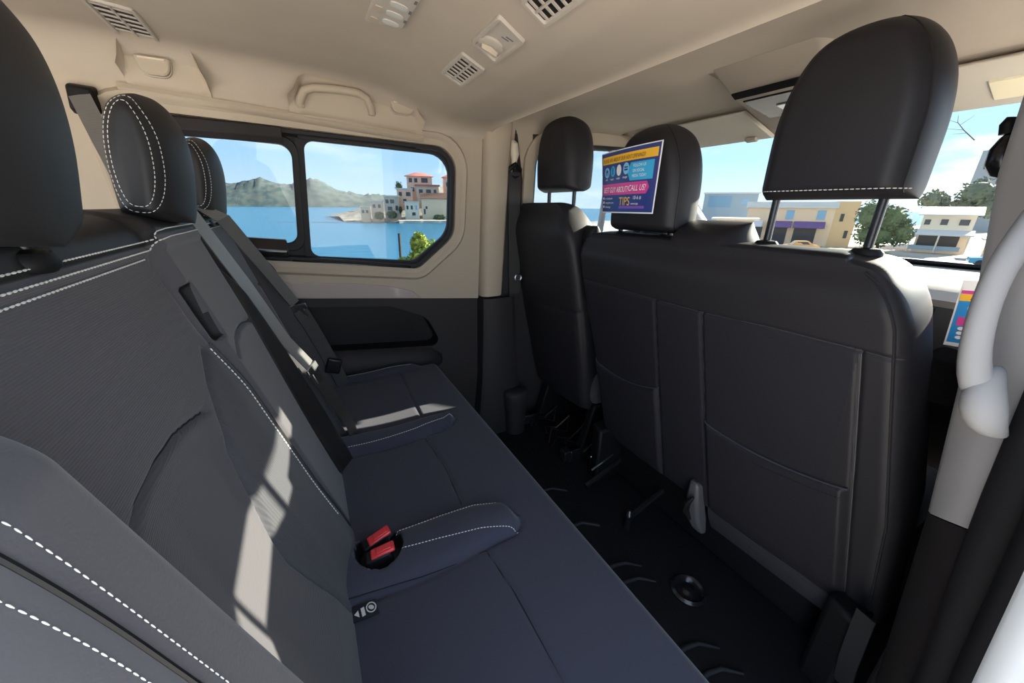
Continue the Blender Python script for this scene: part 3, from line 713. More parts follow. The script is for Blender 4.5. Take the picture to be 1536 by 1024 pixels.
for ya, yb, sa, sb_, dip in ((-.178, -.500, -.325, -.312, .022), (.300, -.016, -.312, -.292, .030)):
    tt = np.linspace(0, 1, 16); l = [(ya + (yb - ya) * t, sa + (sb_ - sa) * t - dip * math.sin(math.pi * t) ** .8 if 0 < t < 1 else (sa if t < .5 else sb_)) for t in tt]
    e = on(fbk, *FS(l), .0035); obj('pocket_hem', MB().tube([tuple(p) for p in e], .0022, 6), M['piping'], fbo)
# gusset seams on the side
for sd, dd in ((1, .016), (1, -.004)):
    pass
e = [fbk.P(np.array([float(fbk.wl(np.array(q))) + .016]), np.array([q]), .0008)[0] for q in np.linspace(.03, fbk.L - .02, 60)]
obj('edge_piping', MB().tube([tuple(p) for p in e], .0025, 6), M['leather_back'], fbo)
gs = [(.853 + .012, -.528, .865), (.89, -.540, .868), (.935, -.538, .876), (.96, -.524, .880)]
# net strip that closes the pocket at the foot
mb = MB(); rr = []
for t in np.linspace(0, 1, 14):
    y = -.205 - .350 * t; p0 = OB + UB * (SB - .645) + NB * .036; p1 = OB + UB * (SB - .752 + .012 * t) + NB * .018
    a = Vector(p0) + Vector((0, y, 0)); b = Vector(p1) + Vector((0, y - .006, 0)); m = a.lerp(b, .5) + Vector(tuple(NB)) * .006
    rr.append([a, m, b, b - Vector(tuple(NB)) * .02, a - Vector(tuple(NB)) * .02])
mb.rings(rr); obj('net_strip', mb, M['mesh_cloth'], fbn, smooth=60)
L = [on(fbk, [-.30, -.44, -.498], [SB - .055 - .372, SB - .055 - .352, SB - .055 - .338]), ]
obj('pocket_stitching', stitches(L, .0045, .003, .0007), M['leather'], fbo)
# release lever cover between the two places
LX = Vector((-.040, 0, 0))
mb = MB().rings([[LX + q_ for q_ in r_] for r_ in [[Vector((.978, -.178, .305)), Vector((.985, -.150, .305)), Vector((1.01, -.150, .300)), Vector((1.01, -.190, .300))],
                 [Vector((.985, -.188, .24)), Vector((.980, -.150, .24)), Vector((1.02, -.150, .24)), Vector((1.02, -.195, .24))],
                 [Vector((.992, -.200, .17)), Vector((.985, -.160, .165)), Vector((1.03, -.160, .165)), Vector((1.03, -.210, .17))],
                 [Vector((1.005, -.215, .118)), Vector((1.000, -.180, .125)), Vector((1.03, -.180, .13)), Vector((1.03, -.220, .12))]]])
lv_ = obj('lever_cover', mb, mat('grey lever plastic', (.075, .072, .076), .4), fbn, bevel=.010, seg=3); lv_['label'] = 'grey release lever cover'
mb = MB().tube([(.932, -.182, .262), (.928, -.170, .235), (.935, -.165, .195), (.945, -.178, .165)], [.004, .010, .011, .005], 8); obj('release_lever', mb, M['dark_steel'], lv_)
# shoulder belt outlet on top
bo = Cush(np.array([.965, -.090, .965]), (0, 1, 0), (-s12, 0, c12), (-c12, 0, -s12), .110, lambda s: -.102 + .020 * ss(.05, .11, s), lambda s: .108 - .015 * ss(.04, .11, s), K(.105), K(.02), r=.035, rt=.04, rb=.02)
bo_ = obj('belt_outlet', bo.mesh(40, 40), M['leather_back'], fbn, smooth=180); bo_['label'] = 'rounded belt outlet on top of the seat'
e = [bo.P(np.array([y]), np.array([s_]), .0005)[0] for y, s_ in ((-.088, .01), (-.086, .025), (-.06, .035), (0, .036), (.05, .030))]
obj('outlet_seam', MB().tube([tuple(p) for p in e], .0012, 5), M['stitch'], bo_)
NF = (-1, 0, 0); UF = (0, 0, 1)
h1, hc1 = headrest(fbn, (.924, -.322, 1.120), .246, .282, .126, NF, UF, M['leather_back'], bulge=.12, n=2.4, s0=.30, low=1.0, post_dx=.090, post_len=.096, post_r=.0075, nr=.040, posts_y=.012, label='raised headrest nearest the open door')
h2, hc2 = headrest(fbn, (.925, .124, 1.034), .268, .285, .115, NF, UF, M['leather_back'], n=2.4, s0=.30, low=1.0, post_dx=.088, post_len=.016, post_r=.0075, nr=.040, posts_y=.03)
e = [hc1.P(np.array([y]), np.array([.016]), .0006)[0] for y in np.linspace(-.118, .118, 50)]
obj('stitching', stitches([e], .006, .002, .0010), M['stitch'], h1)
for hh, hc in ((h1, hc1), (h2, hc2)):
    e = [hc.P(np.array([y]), np.array([s_]), .0)[0] for s_, y in [(q, -float(hc.wr(np.array(q))) + .012) for q in np.linspace(.01, hc.L - .01, 40)]]
    e2 = [hc.P(np.array([y]), np.array([s_]), .0)[0] for s_, y in [(q, float(hc.wr(np.array(q))) - .012) for q in np.linspace(hc.L - .01, .01, 40)]]
    obj('edge_piping', MB().tube([tuple(p) for p in e + e2], .0016, 6), M['leather'], hh)
# cushion, frame and legs under the seat
fc = Cush((.99, 0, .34), (0, 1, 0), (1, 0, 0), (0, 0, 1), .50, K(-.57), K(.31), K(.09), K(.07), r=.04, rt=.06, rb=.04)
obj('seat_cushion', fc.mesh(40, 40), M['fabric'], fbn, smooth=180)
mb = MB().box((1.27, -.13, .135), (.46, .74, .27)); obj('seat_box', mb, M['darker'], fbn, bevel=.02)
for yb in (-.565, .26):
    mb = MB().rings([[(.915, yb - .035, z), (.935, yb + .035, z), (1.06, yb + .035, z), (1.06, yb - .035, z)] for z in (.0, .12, .26)]); obj('leg', mb, M['darker'], fbn, bevel=.012)
pts = [(.915, -.598, .300), (.905, -.602, .24), (.902, -.606, .17), (.908, -.612, .10), (.915, -.615, .085)]
obj('strap_tab', MB().strap(pts, (.2, .95, 0), .034, .002), M['rubber'], fbn)
mb = MB().tube([(.872, -.003, .05), (.866, -.008, .065), (.868, -.006, .085)], [.006, .009, .006], 8); obj('floor_glint', mb, M['steel'], fbn)  # steel stub added to stand for a glint near the floor
mb = MB().tube([(.87, -.003, .0), (.875, -.003, .05), (.93, 0, .06), (1.05, 0, .10)], .012, 8); obj('floor_bracket', mb, M['gloss_black'], fbn); obj('floor_bracket', MB().tube([(.86, .22, .02), (1.05, .22, .09)], .012, 8), M['gloss_black'], fbn)

# ================================================================== DRIVER SEAT
drv = thing('driver_seat', (1.05, .60, 0), 'black driver seat with rounded shoulders behind the steering wheel', 'front seat')
def d_front(y, sp):
    s = sp - .72
    d = .03 + .02 * np.cos(np.clip((y - .61) / .24, -1, 1) * np.pi / 2) - groove(y, s, [[(.36, -.145), (.61, -.165), (.86, -.14)], [(.385, -.15), (.40, -.64)]], .007, .0045)
    return d - .05 * ss(.12, .26, s) ** 1.6
def dw(sp, sg):
    s = sp - .72; q = np.clip((s - .06) / .20, 0, 1); w = np.interp(s, [-.68, -.3, 0, .06, .26], [.20, .225, .232, .228, .222]) * (1 - .46 * q ** 2.4)
    return .607 + sg * w
dO = np.array([.855, 0, .86]) - .03 * NB - .72 * UB
dk = Cush(dO + UB * .08, (0, 1, 0), UB, NB, .72 - .08 + .255, lambda s: dw(s + .08, -1), lambda s: dw(s + .08, 1), lambda y, s: d_front(y, s + .08), lambda y, s: .085 + .055 * np.abs((y - .607) / .23) ** 3, r=.035, rt=.05, rb=.03)
dko = obj('backrest', dk.mesh(90, 120, None, .5), M['leather_back'], drv, smooth=180)
headrest(drv, (.935, .592, 1.158), .255, .262, .115, NF, UF, M['leather_back'], n=2.3, s0=.28, low=1.0, post_dx=.085, post_len=.075, post_r=.0075, nr=.04, posts_y=.01)
ar = Cush((.945, .380, .78), (0, 1, 0), (-.1, 0, .995), (-.995, 0, -.1), .262, K(-.030), K(.030), K(.035), K(.035), r=.025, rt=.05, rb=.02); obj('armrest', ar.mesh(20, 40), M['leather'], drv, smooth=180)
dc = Cush((1.00, .607, .34), (0, 1, 0), (1, 0, 0), (0, 0, 1), .50, K(-.245), K(.245), K(.09), K(.07), r=.04, rt=.06, rb=.04); obj('seat_cushion', dc.mesh(40, 40), M['fabric'], drv, smooth=180)
for yb in (.40, .75):
    obj('rail', MB().box((1.16, yb, .045), (.58, .04, .05)), M['dark_steel'], drv, bevel=.004)
    obj('leg', MB().box((.93, yb, .035), (.06, .05, .07)), M['gloss_black'], drv, bevel=.006)
    obj('riser', MB().rings([[(.96, yb - .02, .06), (.96, yb + .02, .06), (1.40, yb + .02, .06), (1.40, yb - .02, .06)], [(1.02, yb - .02, .27), (1.02, yb + .02, .27), (1.34, yb + .02, .27), (1.34, yb - .02, .27)]]), M['darker'], drv, bevel=.008)
mb = MB(); 
for i in range(7):
    y0 = .37 + .055 * i; mb.tube([(.89 + .03 * math.sin(i * 2.1), y0, .02 + .012 * (i % 3)), (.93, y0 + .04, .05 + .02 * (i % 2)), (.98 + .02 * (i % 2), y0 + .01, .045), (1.05, y0 + .06 * (i % 2), .10)], .0055, 7)
obj('wiring', mb, M['gloss_black'], drv)
mb = MB().tube([(.90, .235, .075), (.935, .215, .115), (1.0, .225, .125)], .004, 6); mb.tube([(.93, .28, .10), (1.0, .25, .115)], .004, 6); obj('adjuster_bar', mb, M['steel'], fbn)
# ================================================================== THINGS ON CEILING AND WALLS
def ceil_frame(x, y):
    """point on the rear headliner, its local axes (along the slope, across, downwards)"""
    e = .004; p = Vector((x, y, float(zc(x)))); t = (Vector((x + e, y, float(zc(x + e)))) - p).normalized(); a = Vector((0, 1, 0)); n = a.cross(t) * -1
    if n.z > 0: n = -n
    return p, t, a, n
def frame_box(mb, fr, u0, u1, v0, v1, h0, h1, mi=0, skew=0.):
    p, t, a, n = fr
    q = lambda u, v, h: p + t * u + a * (v + skew * u) + n * h
    return mb.rings([[q(u0, v0, h0), q(u1, v0, h0), q(u1, v1, h0), q(u0, v1, h0)], [q(u0, v0, h1), q(u1, v0, h1), q(u1, v1, h1), q(u0, v1, h1)]], mi=mi)
def frame_rim(mb, fr, U, V, w, h, skew=0., lip=.004):
    p, t, a, n = fr
    def lp(du, dv, hh): return [p + t * (sx * du) + a * (sy * dv + skew * sx * du) + n * hh for sx, sy in rpoly([(-1, -1), (1, -1), (1, 1), (-1, 1)], .14, 4)]
    return mb.rings([lp(U, V, -.004), lp(U, V, h * .5), lp(U - .002, V - .002, h), lp(U - w, V - w, h), lp(U - w - lip, V - w - lip, -.002)], caps=False)
def air_vent(x, y, U, V, label, n=5, cols=2, skew=.25):
    fr = ceil_frame(x, y); e = thing('air_vent', tuple(fr[0]), label, 'air vent', 'ceiling air vents')
    obj('bezel', frame_rim(MB(), fr, U, V, .008, .005, skew), M['beige_vent'], e, smooth=40)
    obj('duct', frame_box(MB(), fr, -U + .008, U - .008, -V + .008, V - .008, -.006, .0008, skew=skew), M['darker'], e)
    iu, iv = U - .010, V - .010
    for k in range(n):
        v = -iv + 2 * iv * (k + .5) / n
        obj('slat', frame_box(MB(), fr, -iu, iu, v - .0022, v + .0022, .000, .0035, skew=skew), M['beige_vent'], e)
    obj('crossbar', frame_box(MB(), fr, -.002, .002, -iv, iv, .0, .0042, skew=skew), M['beige_vent'], e)
    return e
air_vent(.400, .293, .034, .074, 'small square air vent in the ceiling nearest the window wall', 7)
air_vent(.402, -.105, .034, .074, 'air vent in the ceiling cut by the top edge above the roof beam', 7)
air_vent(-.275, .600, .040, .105, 'long air vent in the ceiling above the rear headrest nearest the sliding door', 7)
fr = ceil_frame(.399, .098); e = thing('climate_control_knob', tuple(fr[0]), 'rotary fan control in a square ceiling bezel between two air vents', 'fan control')
obj('bezel', frame_rim(MB(), fr, .036, .064, .007, .006, .3), M['beige_vent'], e, smooth=40)
pn = obj('panel', frame_box(MB(), fr, -.029, .029, -.056, .056, -.004, .0018, skew=.3), M['beige_vent'], e)
p, t, a, n = fr
mb = MB()
for k, (u, v) in enumerate(((.016, -.030), (.010, -.022))): frame_box(mb, (p, t, a, n), u - .012, u + .004, v - .0016, v + .0016, .0018, .0022)
obj('printed_marks', mb, M['chrome_text'], pn)
kc = p + a * .022 + t * -.004
kn = obj('knob', MB().disc_stack(kc, n, [(.026, .001), (.026, .006), (.021, .008)], 26), M['beige_vent'], e, smooth=40)
obj('pointer', MB().rings([[kc + n * .008 + d * s for d, s in ((t, .020), (a, .008), (t, -.020), (a, -.008))], [kc + n * .018 + d * s for d, s in ((t, .018), (a, .003), (t, -.018), (a, -.003))]]), M['beige'], kn, bevel=.0015)
# reading-light / switch console on the ceiling
fr = ceil_frame(.214, .165); e = thing('switch_panel', tuple(fr[0]), 'ceiling switch panel with three bright oval buttons, partly cut by the top edge', 'switch panel')
obj('plate', frame_box(MB(), fr, -.036, .036, -.085, .085, -.003, .006, skew=-.5), M['beige_vent'], e, bevel=.004)
p, t, a, n = fr
for k, v in enumerate((.056, .018, -.020)):
    c = p + a * (v + .006) + t * .008 + n * .006
    b = obj('button', MB().rings([[c + t * (x * .016) + a * (y * .010) + n * h for x, y in rpoly([(-1, -1), (1, -1), (1, 1), (-1, 1)], .8, 6)] for h in (0, .0015)] + [[c + t * (x * .014) + a * (y * .008) + n * .0018 for x, y in rpoly([(-1, -1), (1, -1), (1, 1), (-1, 1)], .8, 6)]]), M['silver'], e)
for k, v in enumerate((.050, .000)):
    c = p + a * (v + .026) - t * .022 + n * .006
    obj('small_button', MB().rings([[c + t * (x * .008) + a * (y * .012) + n * h for x, y in rpoly([(-1, -1), (1, -1), (1, 1), (-1, 1)], .35, 4)] for h in (0, .002)]), M['beige'], e, bevel=.0006)
for v in (.045, .004, -.038): obj('printed_mark', frame_box(MB(), (p, t, a, n), .028, .033, v - .016, v - .004, .006, .0065), M['chrome_text'], e)

# grab handle and coat-hook covers along the far cove
e = thing('grab_handle', (.155, .71, 1.385), 'beige grab handle above the sea-side window', 'grab handle')
pts = [(.050, .728, 1.382), (.054, .712, 1.396), (.066, .700, 1.415), (.090, .695, 1.424), (.155, .692, 1.428), (.215, .694, 1.427), (.240, .700, 1.417), (.252, .712, 1.397), (.256, .728, 1.382)]
obj('grip', MB().tube(pts, [.012, .012, .011, .011, .011, .011, .011, .012, .012], 12), M['beige'], e, smooth=80)
for xa in (.052, .254): obj('foot_cap', MB().box((xa, .724, 1.384), (.022, .018, .020)), M['beige'], e, bevel=.006, seg=3)
for xa, xb, lab in ((-.303, -.232, 'oval beige hook cover left of the ceiling handle, behind the headrests'), (.312, .392, 'rounded beige hook cover right of the grab handle')):
    zt = 1.446 if xa < 0 else 1.424; zb = 1.406 if xa < 0 else 1.388
    e = thing('hook_cover', ((xa + xb) / 2, .71, zb), lab, 'hook cover', 'hook covers along the roof edge')
    ol = rpoly([(xa, zt), (xb, zt), (xb - .006, zb), (xa + .008, zb)], [.006, .006, .022, .022], 6)
    obj('cover', MB().rings([[(x, .728, z) for x, z in ol], [(x, .706, z) for x, z in ol], [(x, .7035, z) for x, z in inset(ol, .003)]]), M['beige'], e, smooth=35)
    ol2 = inset(ol, -.0022); obj('gap', MB().rings([[(x, .730, z) for x, z in ol2], [(x, .7165, z) for x, z in ol2]]), M['beige_vent'], e, smooth=35)
    obj('pull_edge', MB().rings([[((xa + xb) / 2 + s * (xb - xa) * .36, .7042, zt - .004 + h) for s, h in ((-1, 0), (1, 0), (1, -.004), (-1, -.004))], [((xa + xb) / 2 + s * (xb - xa) * .36, .700, zt - .004 + h) for s, h in ((-1, 0), (1, 0), (1, -.003), (-1, -.003))]]), M['ivory'], e)

# driver's belt on the far pillar
e = thing('seat_belt', (.80, .77, .71), 'driver seat belt hanging straight down the far beige pillar', 'seat belt')
obj('height_slider', MB().tube([(.786, .742, 1.345), (.788, .735, 1.335), (.792, .735, 1.30), (.794, .742, 1.275), (.795, .745, 1.25)], [.010, .017, .019, .012, .010], 12), M['ivory'], e)
obj('belt_loop', MB().tube([(.765, .745, 1.225), (.770, .738, 1.245), (.795, .735, 1.262), (.820, .738, 1.245), (.826, .745, 1.225), (.80, .742, 1.215), (.765, .745, 1.225)], [.006, .009, .012, .009, .006, .006, .006], 8), M['darker'], e)
obj('strap', MB().strap([(.796, .738, 1.235), (.802, .752, 1.10), (.815, .770, .90), (.826, .782, .72)], [(1, 0, .0)] * 4, .056, .0015), M['webbing'], e)
obj('strap', MB().strap([(.790, .746, 1.225), (.780, .765, 1.10), (.785, .785, .90), (.795, .80, .72)], [(1, .2, 0)] * 4, .050, .0015), M['webbing'], e)
obj('stop_ring', MB().tube([(.838 + .016 * math.cos(q), .772, .795 + .016 * math.sin(q)) for q in np.linspace(0, 6.28, 16)], .003, 6), M['steel'], e)
# rounded retractor cap at the pillar foot
e = thing('pillar_cap', (.80, .73, .0), 'rounded black stub at the foot of the far pillar', 'pillar cap')
lv = [[(.815 + .068 * r * math.cos(q), .735 + .055 * r * math.sin(q), z) for q in np.linspace(0, 2 * math.pi, 22, endpoint=False)] for z, r in ((.0, .72), (.10, .80), (.19, .92), (.222, .98), (.236, .90), (.242, .55), (.243, .02))]
obj('cap_body', MB().rings(lv), M['dark'], e, smooth=60)

# grab handle on the near pillar
e = thing('grab_handle', (.72, -.63, .86), 'large pale grey grab handle on the near door pillar', 'grab handle')
pts = [(.740, -.640, .862), (.708, -.628, .880), (.694, -.618, .902), (.688, -.609, .930), (.684, -.603, .966), (.684, -.599, 1.002), (.690, -.597, 1.040), (.704, -.600, 1.075), (.728, -.606, 1.12), (.75, -.610, 1.16)]
def ovaltube(pts, ra, rb, n=16):
    pts = [Vector(p) for p in pts]; rr = []
    for i, p in enumerate(pts):
        t = (pts[min(i + 1, len(pts) - 1)] - pts[max(i - 1, 0)]).normalized(); u = t.cross(Vector((.75, .66, 0))).normalized(); w = t.cross(u)
        rr.append([p + u * math.cos(q) * ra[i] + w * math.sin(q) * rb[i] for q in np.linspace(0, 2 * math.pi, n, endpoint=False)])
    return MB().rings(rr)
obj('grip', ovaltube(pts, [.011, .015, .016, .0148, .0135, .013, .0135, .0145, .015, .015], [.009, .011, .012, .011, .010, .010, .010, .011, .012, .012]), M['handle'], e, smooth=90, subsurf=1)
cap = [(.716, -.628, .926), (.700, -.625, .910), (.693, -.628, .888), (.694, -.634, .868), (.702, -.644, .850), (.722, -.656, .840)]
obj('foot_cap', ovaltube(cap, [.006, .0165, .0215, .0215, .0150, .003], [.005, .012, .016, .016, .012, .003]), M['handle'], e, smooth=90, subsurf=1)
cap = [(.735, -.606, 1.135), (.716, -.604, 1.150), (.714, -.600, 1.185), (.735, -.598, 1.215)]
obj('top_cap', ovaltube(cap, [.015, .021, .022, .010], [.010, .016, .017, .008]), M['handle'], e, smooth=90, subsurf=1)
# passenger belt anchor on the near pillar
e = thing('belt_anchor', (.90, -.52, 1.14), 'black seat belt guide peeking past the near pillar', 'belt anchor')
obj('guide', MB().tube([(.905, -.522, 1.205), (.90, -.521, 1.198), (.897, -.521, 1.185), (.897, -.524, 1.168), (.898, -.529, 1.155), (.90, -.534, 1.148)], [.006, .009, .014, .016, .012, .005], 14), M['gloss_black'], e, smooth=80)
obj('bolt_cap', MB().tube([(.902, -.516, 1.226), (.902, -.515, 1.218), (.902, -.517, 1.205)], [.006, .009, .008], 12), M['darker'], e, smooth=80)

# ================================================================== DASHBOARD, WHEEL, VISORS
M['dash'] = mat('warm grey dashboard', (.30, .275, .25), .7, bump=('noise', 300, .15, .0008), spec=.25)
M['dash_dark'] = mat('dark dashboard', (.030, .029, .030), .6, spec=.35)
e = thing('dashboard', (2.0, .07, .45), 'pale topped dashboard under the windshield', 'dashboard')
mb = MB().rings([[(1.70, y, .842), (1.74, y, .866), (1.90, y, .880), (2.345, y, .884), (2.345, y, .80), (1.72, y, .80)] for y in np.linspace(.83, -.70, 8)]); obj('top_pad', mb, M['dash'], e, smooth=50)
mb = MB().rings([[(1.72, y, .845), (1.695, y, .78), (1.74, y, .60), (1.86, y, .42), (2.30, y, .42), (2.30, y, .845)] for y in np.linspace(.82, -.70, 8)]); obj('front_panel', mb, M['dash_dark'], e, smooth=50)
rr = []
for t in np.linspace(0, 1, 22):
    y = .83 - .70 * t; h = .155 * math.sin(math.pi * min(1, .10 + .90 * (1 - t) ** .8 if t > .35 else .62)) ** .8 if t < 1 else .0
    h = .150 * (1 - max(0, (t - .30) / .70) ** 2.2)
    rr.append([(1.66, y, .80), (1.64, y, .845 + h), (1.70, y, .875 + h), (1.80, y, .865 + h * .9), (2.0, y, .87 + h * .25), (2.02, y, .80)])
obj('instrument_hood', MB().rings(rr), M['dash_dark'], e, smooth=50)
obj('centre_screen', MB().box((1.675, .02, .80), (.03, .22, .11), Matrix.Rotation(R(-12), 3, 'Y')), M['gloss_black'], e, bevel=.006)
for yb in (-.30, -.50): obj('air_outlet', MB().box((1.69, yb, .79), (.03, .12, .07)), M['gloss_black'], e, bevel=.01)
sw = thing('steering_wheel', (1.45, .57, .90), 'black steering wheel on the driver side', 'steering wheel')
cw = Vector((1.47, .57, .905)); ax = Vector((-.86, 0, .5)).normalized(); uu = Vector((0, 1, 0)); vv = ax.cross(uu)
ring = [cw + uu * .19 * math.cos(q) + vv * .19 * math.sin(q) for q in np.linspace(0, 2 * math.pi, 48)]
obj('rim', MB().tube(ring, .015, 10), M['leather'], sw, smooth=90)
obj('hub', MB().disc_stack(cw - ax * .03, ax, [(.08, 0), (.085, .02), (.06, .04), (.02, .045)], 24), M['darker'], sw)
for q in (0, math.pi, -math.pi / 2): obj('spoke', MB().box(cw + (uu * math.cos(q) + vv * math.sin(q)) * .125 - ax * .01, (.02, .11 if q != -math.pi / 2 else .05, .035 if q != -math.pi / 2 else .12), Matrix.Rotation(R(-30), 3, 'Y')), M['darker'], sw, bevel=.004)
obj('column', MB().tube([cw - ax * .03, cw - ax * .20], .05, 14), M['darker'], sw)

M['visor'] = mat('cream visor cloth', (.56, .52, .45), .9, spec=.1)
for ya, yb, lab, right in ((.66, .165, 'cream sun visor folded up on the driver side', False), (-.245, -.585, 'cream sun visor with pale mirror cover at the top right', True)):
    e = thing('sun_visor', (1.44, (ya + yb) / 2, 1.36), lab, 'sun visor', 'folded sun visors')
    mb = MB().rings([[(1.345, y, 1.405), (1.352, y, 1.397), (1.54, y, 1.345), (1.555, y, 1.347), (1.55, y, 1.357), (1.355, y, 1.412)] for y in np.linspace(ya, yb, 6)])
    vb = obj('flap', mb, M['visor'], e, smooth=40, bevel=.003)
    if right:
        q = lambda u, v, h: (1.352 + .188 * u, v, 1.397 - .052 * u - h)
        mc = obj('mirror_cover', MB().rings([[q(u, v, h) for u, v in ((.34, -.352), (.80, -.352), (.80, -.50), (.34, -.50))] for h in (-.002, .004)]), M['mirror_pale'], e, bevel=.002); mc['label'] = 'pale yellow mirror cover'
    else:
        obj('clip', MB().box((1.515, .225, 1.344), (.022, .040, .012), Matrix.Rotation(R(15), 3, 'Y')), M['beige'], e, bevel=.003)
# overhead console
e = thing('overhead_console', (1.25, -.06, 1.375), 'overhead light console on the front headliner beside the big headrest', 'overhead console')
rr = []
for x, z0, yl_, yr_ in ((1.00, 1.439, .062, -.19), (1.05, 1.416, .060, -.19), (1.11, 1.388, .058, -.19), (1.30, 1.366, .100, -.20), (1.42, 1.352, .115, -.215), (1.47, 1.385, .12, -.22)):
    rr.append([(x, yl_ + .02, 1.445), (x, yl_, z0 + .010), (x, yl_ - .014, z0), (x, yr_ + .014, z0), (x, yr_, z0 + .010), (x, yr_ - .02, 1.445)])
obj('housing', MB().rings(rr), M['headliner'], e, smooth=60)
qq = lambda x, y: (x, y, 1.388 - (x - 1.11) * .1158)
obj('switch_plate', MB().rings([[(x, y, qq(x, y)[2] - h) for x, y in ((1.135, .040), (1.30, .052), (1.30, -.15), (1.135, -.14))] for h in (-.002, .004)]), M['gloss_black'], e, bevel=.002)
obj('lamp_lens', MB().rings([[(x, y, qq(x, y)[2] - h) for x, y in ((1.20, -.015), (1.285, -.012), (1.285, -.09), (1.20, -.085))] for h in (.003, .007)]), M['steel'], e, bevel=.002)
obj('rear_slot', MB().rings([[(1.088, y, 1.397), (1.108, y, 1.3875), (1.106, y, 1.3845), (1.085, y, 1.394)] for y in (.045, -.17)]), M['darker'], e)

# ================================================================== PRINTED FLYERS
FM = [mat('white card', (.82, .82, .84), .35, coat=.3), mat('navy print', (.022, .040, .200), .35, coat=.3), mat('yellow print', (.86, .47, .03), .35, coat=.3), mat('cyan print', (.03, .40, .72), .35, coat=.3),
      mat('magenta print', (.62, .05, .28), .35, coat=.3), mat('white print', (.85, .85, .85), .4), mat('black print', (.03, .02, .02), .4), mat('purple print', (.20, .08, .42), .4), mat('light blue print', (.22, .55, .85), .4), mat('sky blue print', (.02, .25, .62), .35)]
def sheet(name, P, label, parts):
    """P(u, v, h): point of the curved card; parts: list of (name, drawing function, material index)"""
    e = thing(name, tuple(P(.5, 0, 0)), label, 'flyer')
    mb = MB(); n = 24; m_ = 16
    a = [[P(i / n, j / m_, 0) for i in range(n + 1)] for j in range(m_ + 1)]
    mb.rings(a, closed=False); mb.rings([[P(i / n, j / m_, -.0012) for i in range(n + 1)] for j in range(m_ + 1)], closed=False)
    rim = [(i / n, 0) for i in range(n)] + [(1, j / m_) for j in range(m_)] + [(1 - i / n, 1) for i in range(n)] + [(0, 1 - j / m_) for j in range(m_)]
    mb.rings([[P(u, v, 0) for u, v in rim], [P(u, v, -.0012) for u, v in rim]], caps=False)
    card = obj('card', mb, FM[0], e, smooth=50)
    for nm, fn, mi in parts:
        mb = MB(); fn(mb); obj(nm, mb, FM[mi], card, smooth=50)
    return e
def rect(P, u0, v0, u1, v1, h, cut=0.):
    def f(mb):
        n = 20; mb.rings([[P(u0 + (u1 - u0) * i / n + (cut * (1 - abs(2 * j / 10 - 1)) if i == n else 0), v0 + (v1 - v0) * j / 10, h) for i in range(n + 1)] for j in range(11)], closed=False)
    return f
def disc(P, cu, cv, ru, rv, h):
    def f(mb): mb.add([P(cu + ru * math.cos(q), cv + rv * math.sin(q), h) for q in np.linspace(0, 2 * math.pi, 24, endpoint=False)], [tuple(range(24))])
    return f
def letters(P, items, h, aspect):
    def f(mb):
        for body, u, v, size, sx, shear in items:
            t = MB(); text_mesh(t, body, (0, 0, 0), (1, 0, 0), (0, 1, 0), 1., lift=0)
            mb.add([P(u + (p[0] * sx + p[1] * shear) * size * aspect, v + p[1] * size, h) for p in t.v], t.f)
    return f
def lines(P, rows, h):
    def f(mb):
        for u0, v0, u1, v1 in rows:
            mb.add([P(u0, v0, h), P(u1, v0, h), P(u1, v1, h), P(u0, v1, h)], [(0, 1, 2, 3)])
    return f
def P1(u, v, h):
    yl = .236 + .025 * v ** .7 - .010 * math.sin(math.pi * v); yr = .038 - .004 * v
    return Vector((.834 - .010 * (1 - (2 * u - 1) ** 2) - .006 * math.sin(math.pi * v) * (1 - u) - h, yl + (yr - yl) * u, 1.087 + (.166 + .011 * u) * v))
A1 = .166 / .215
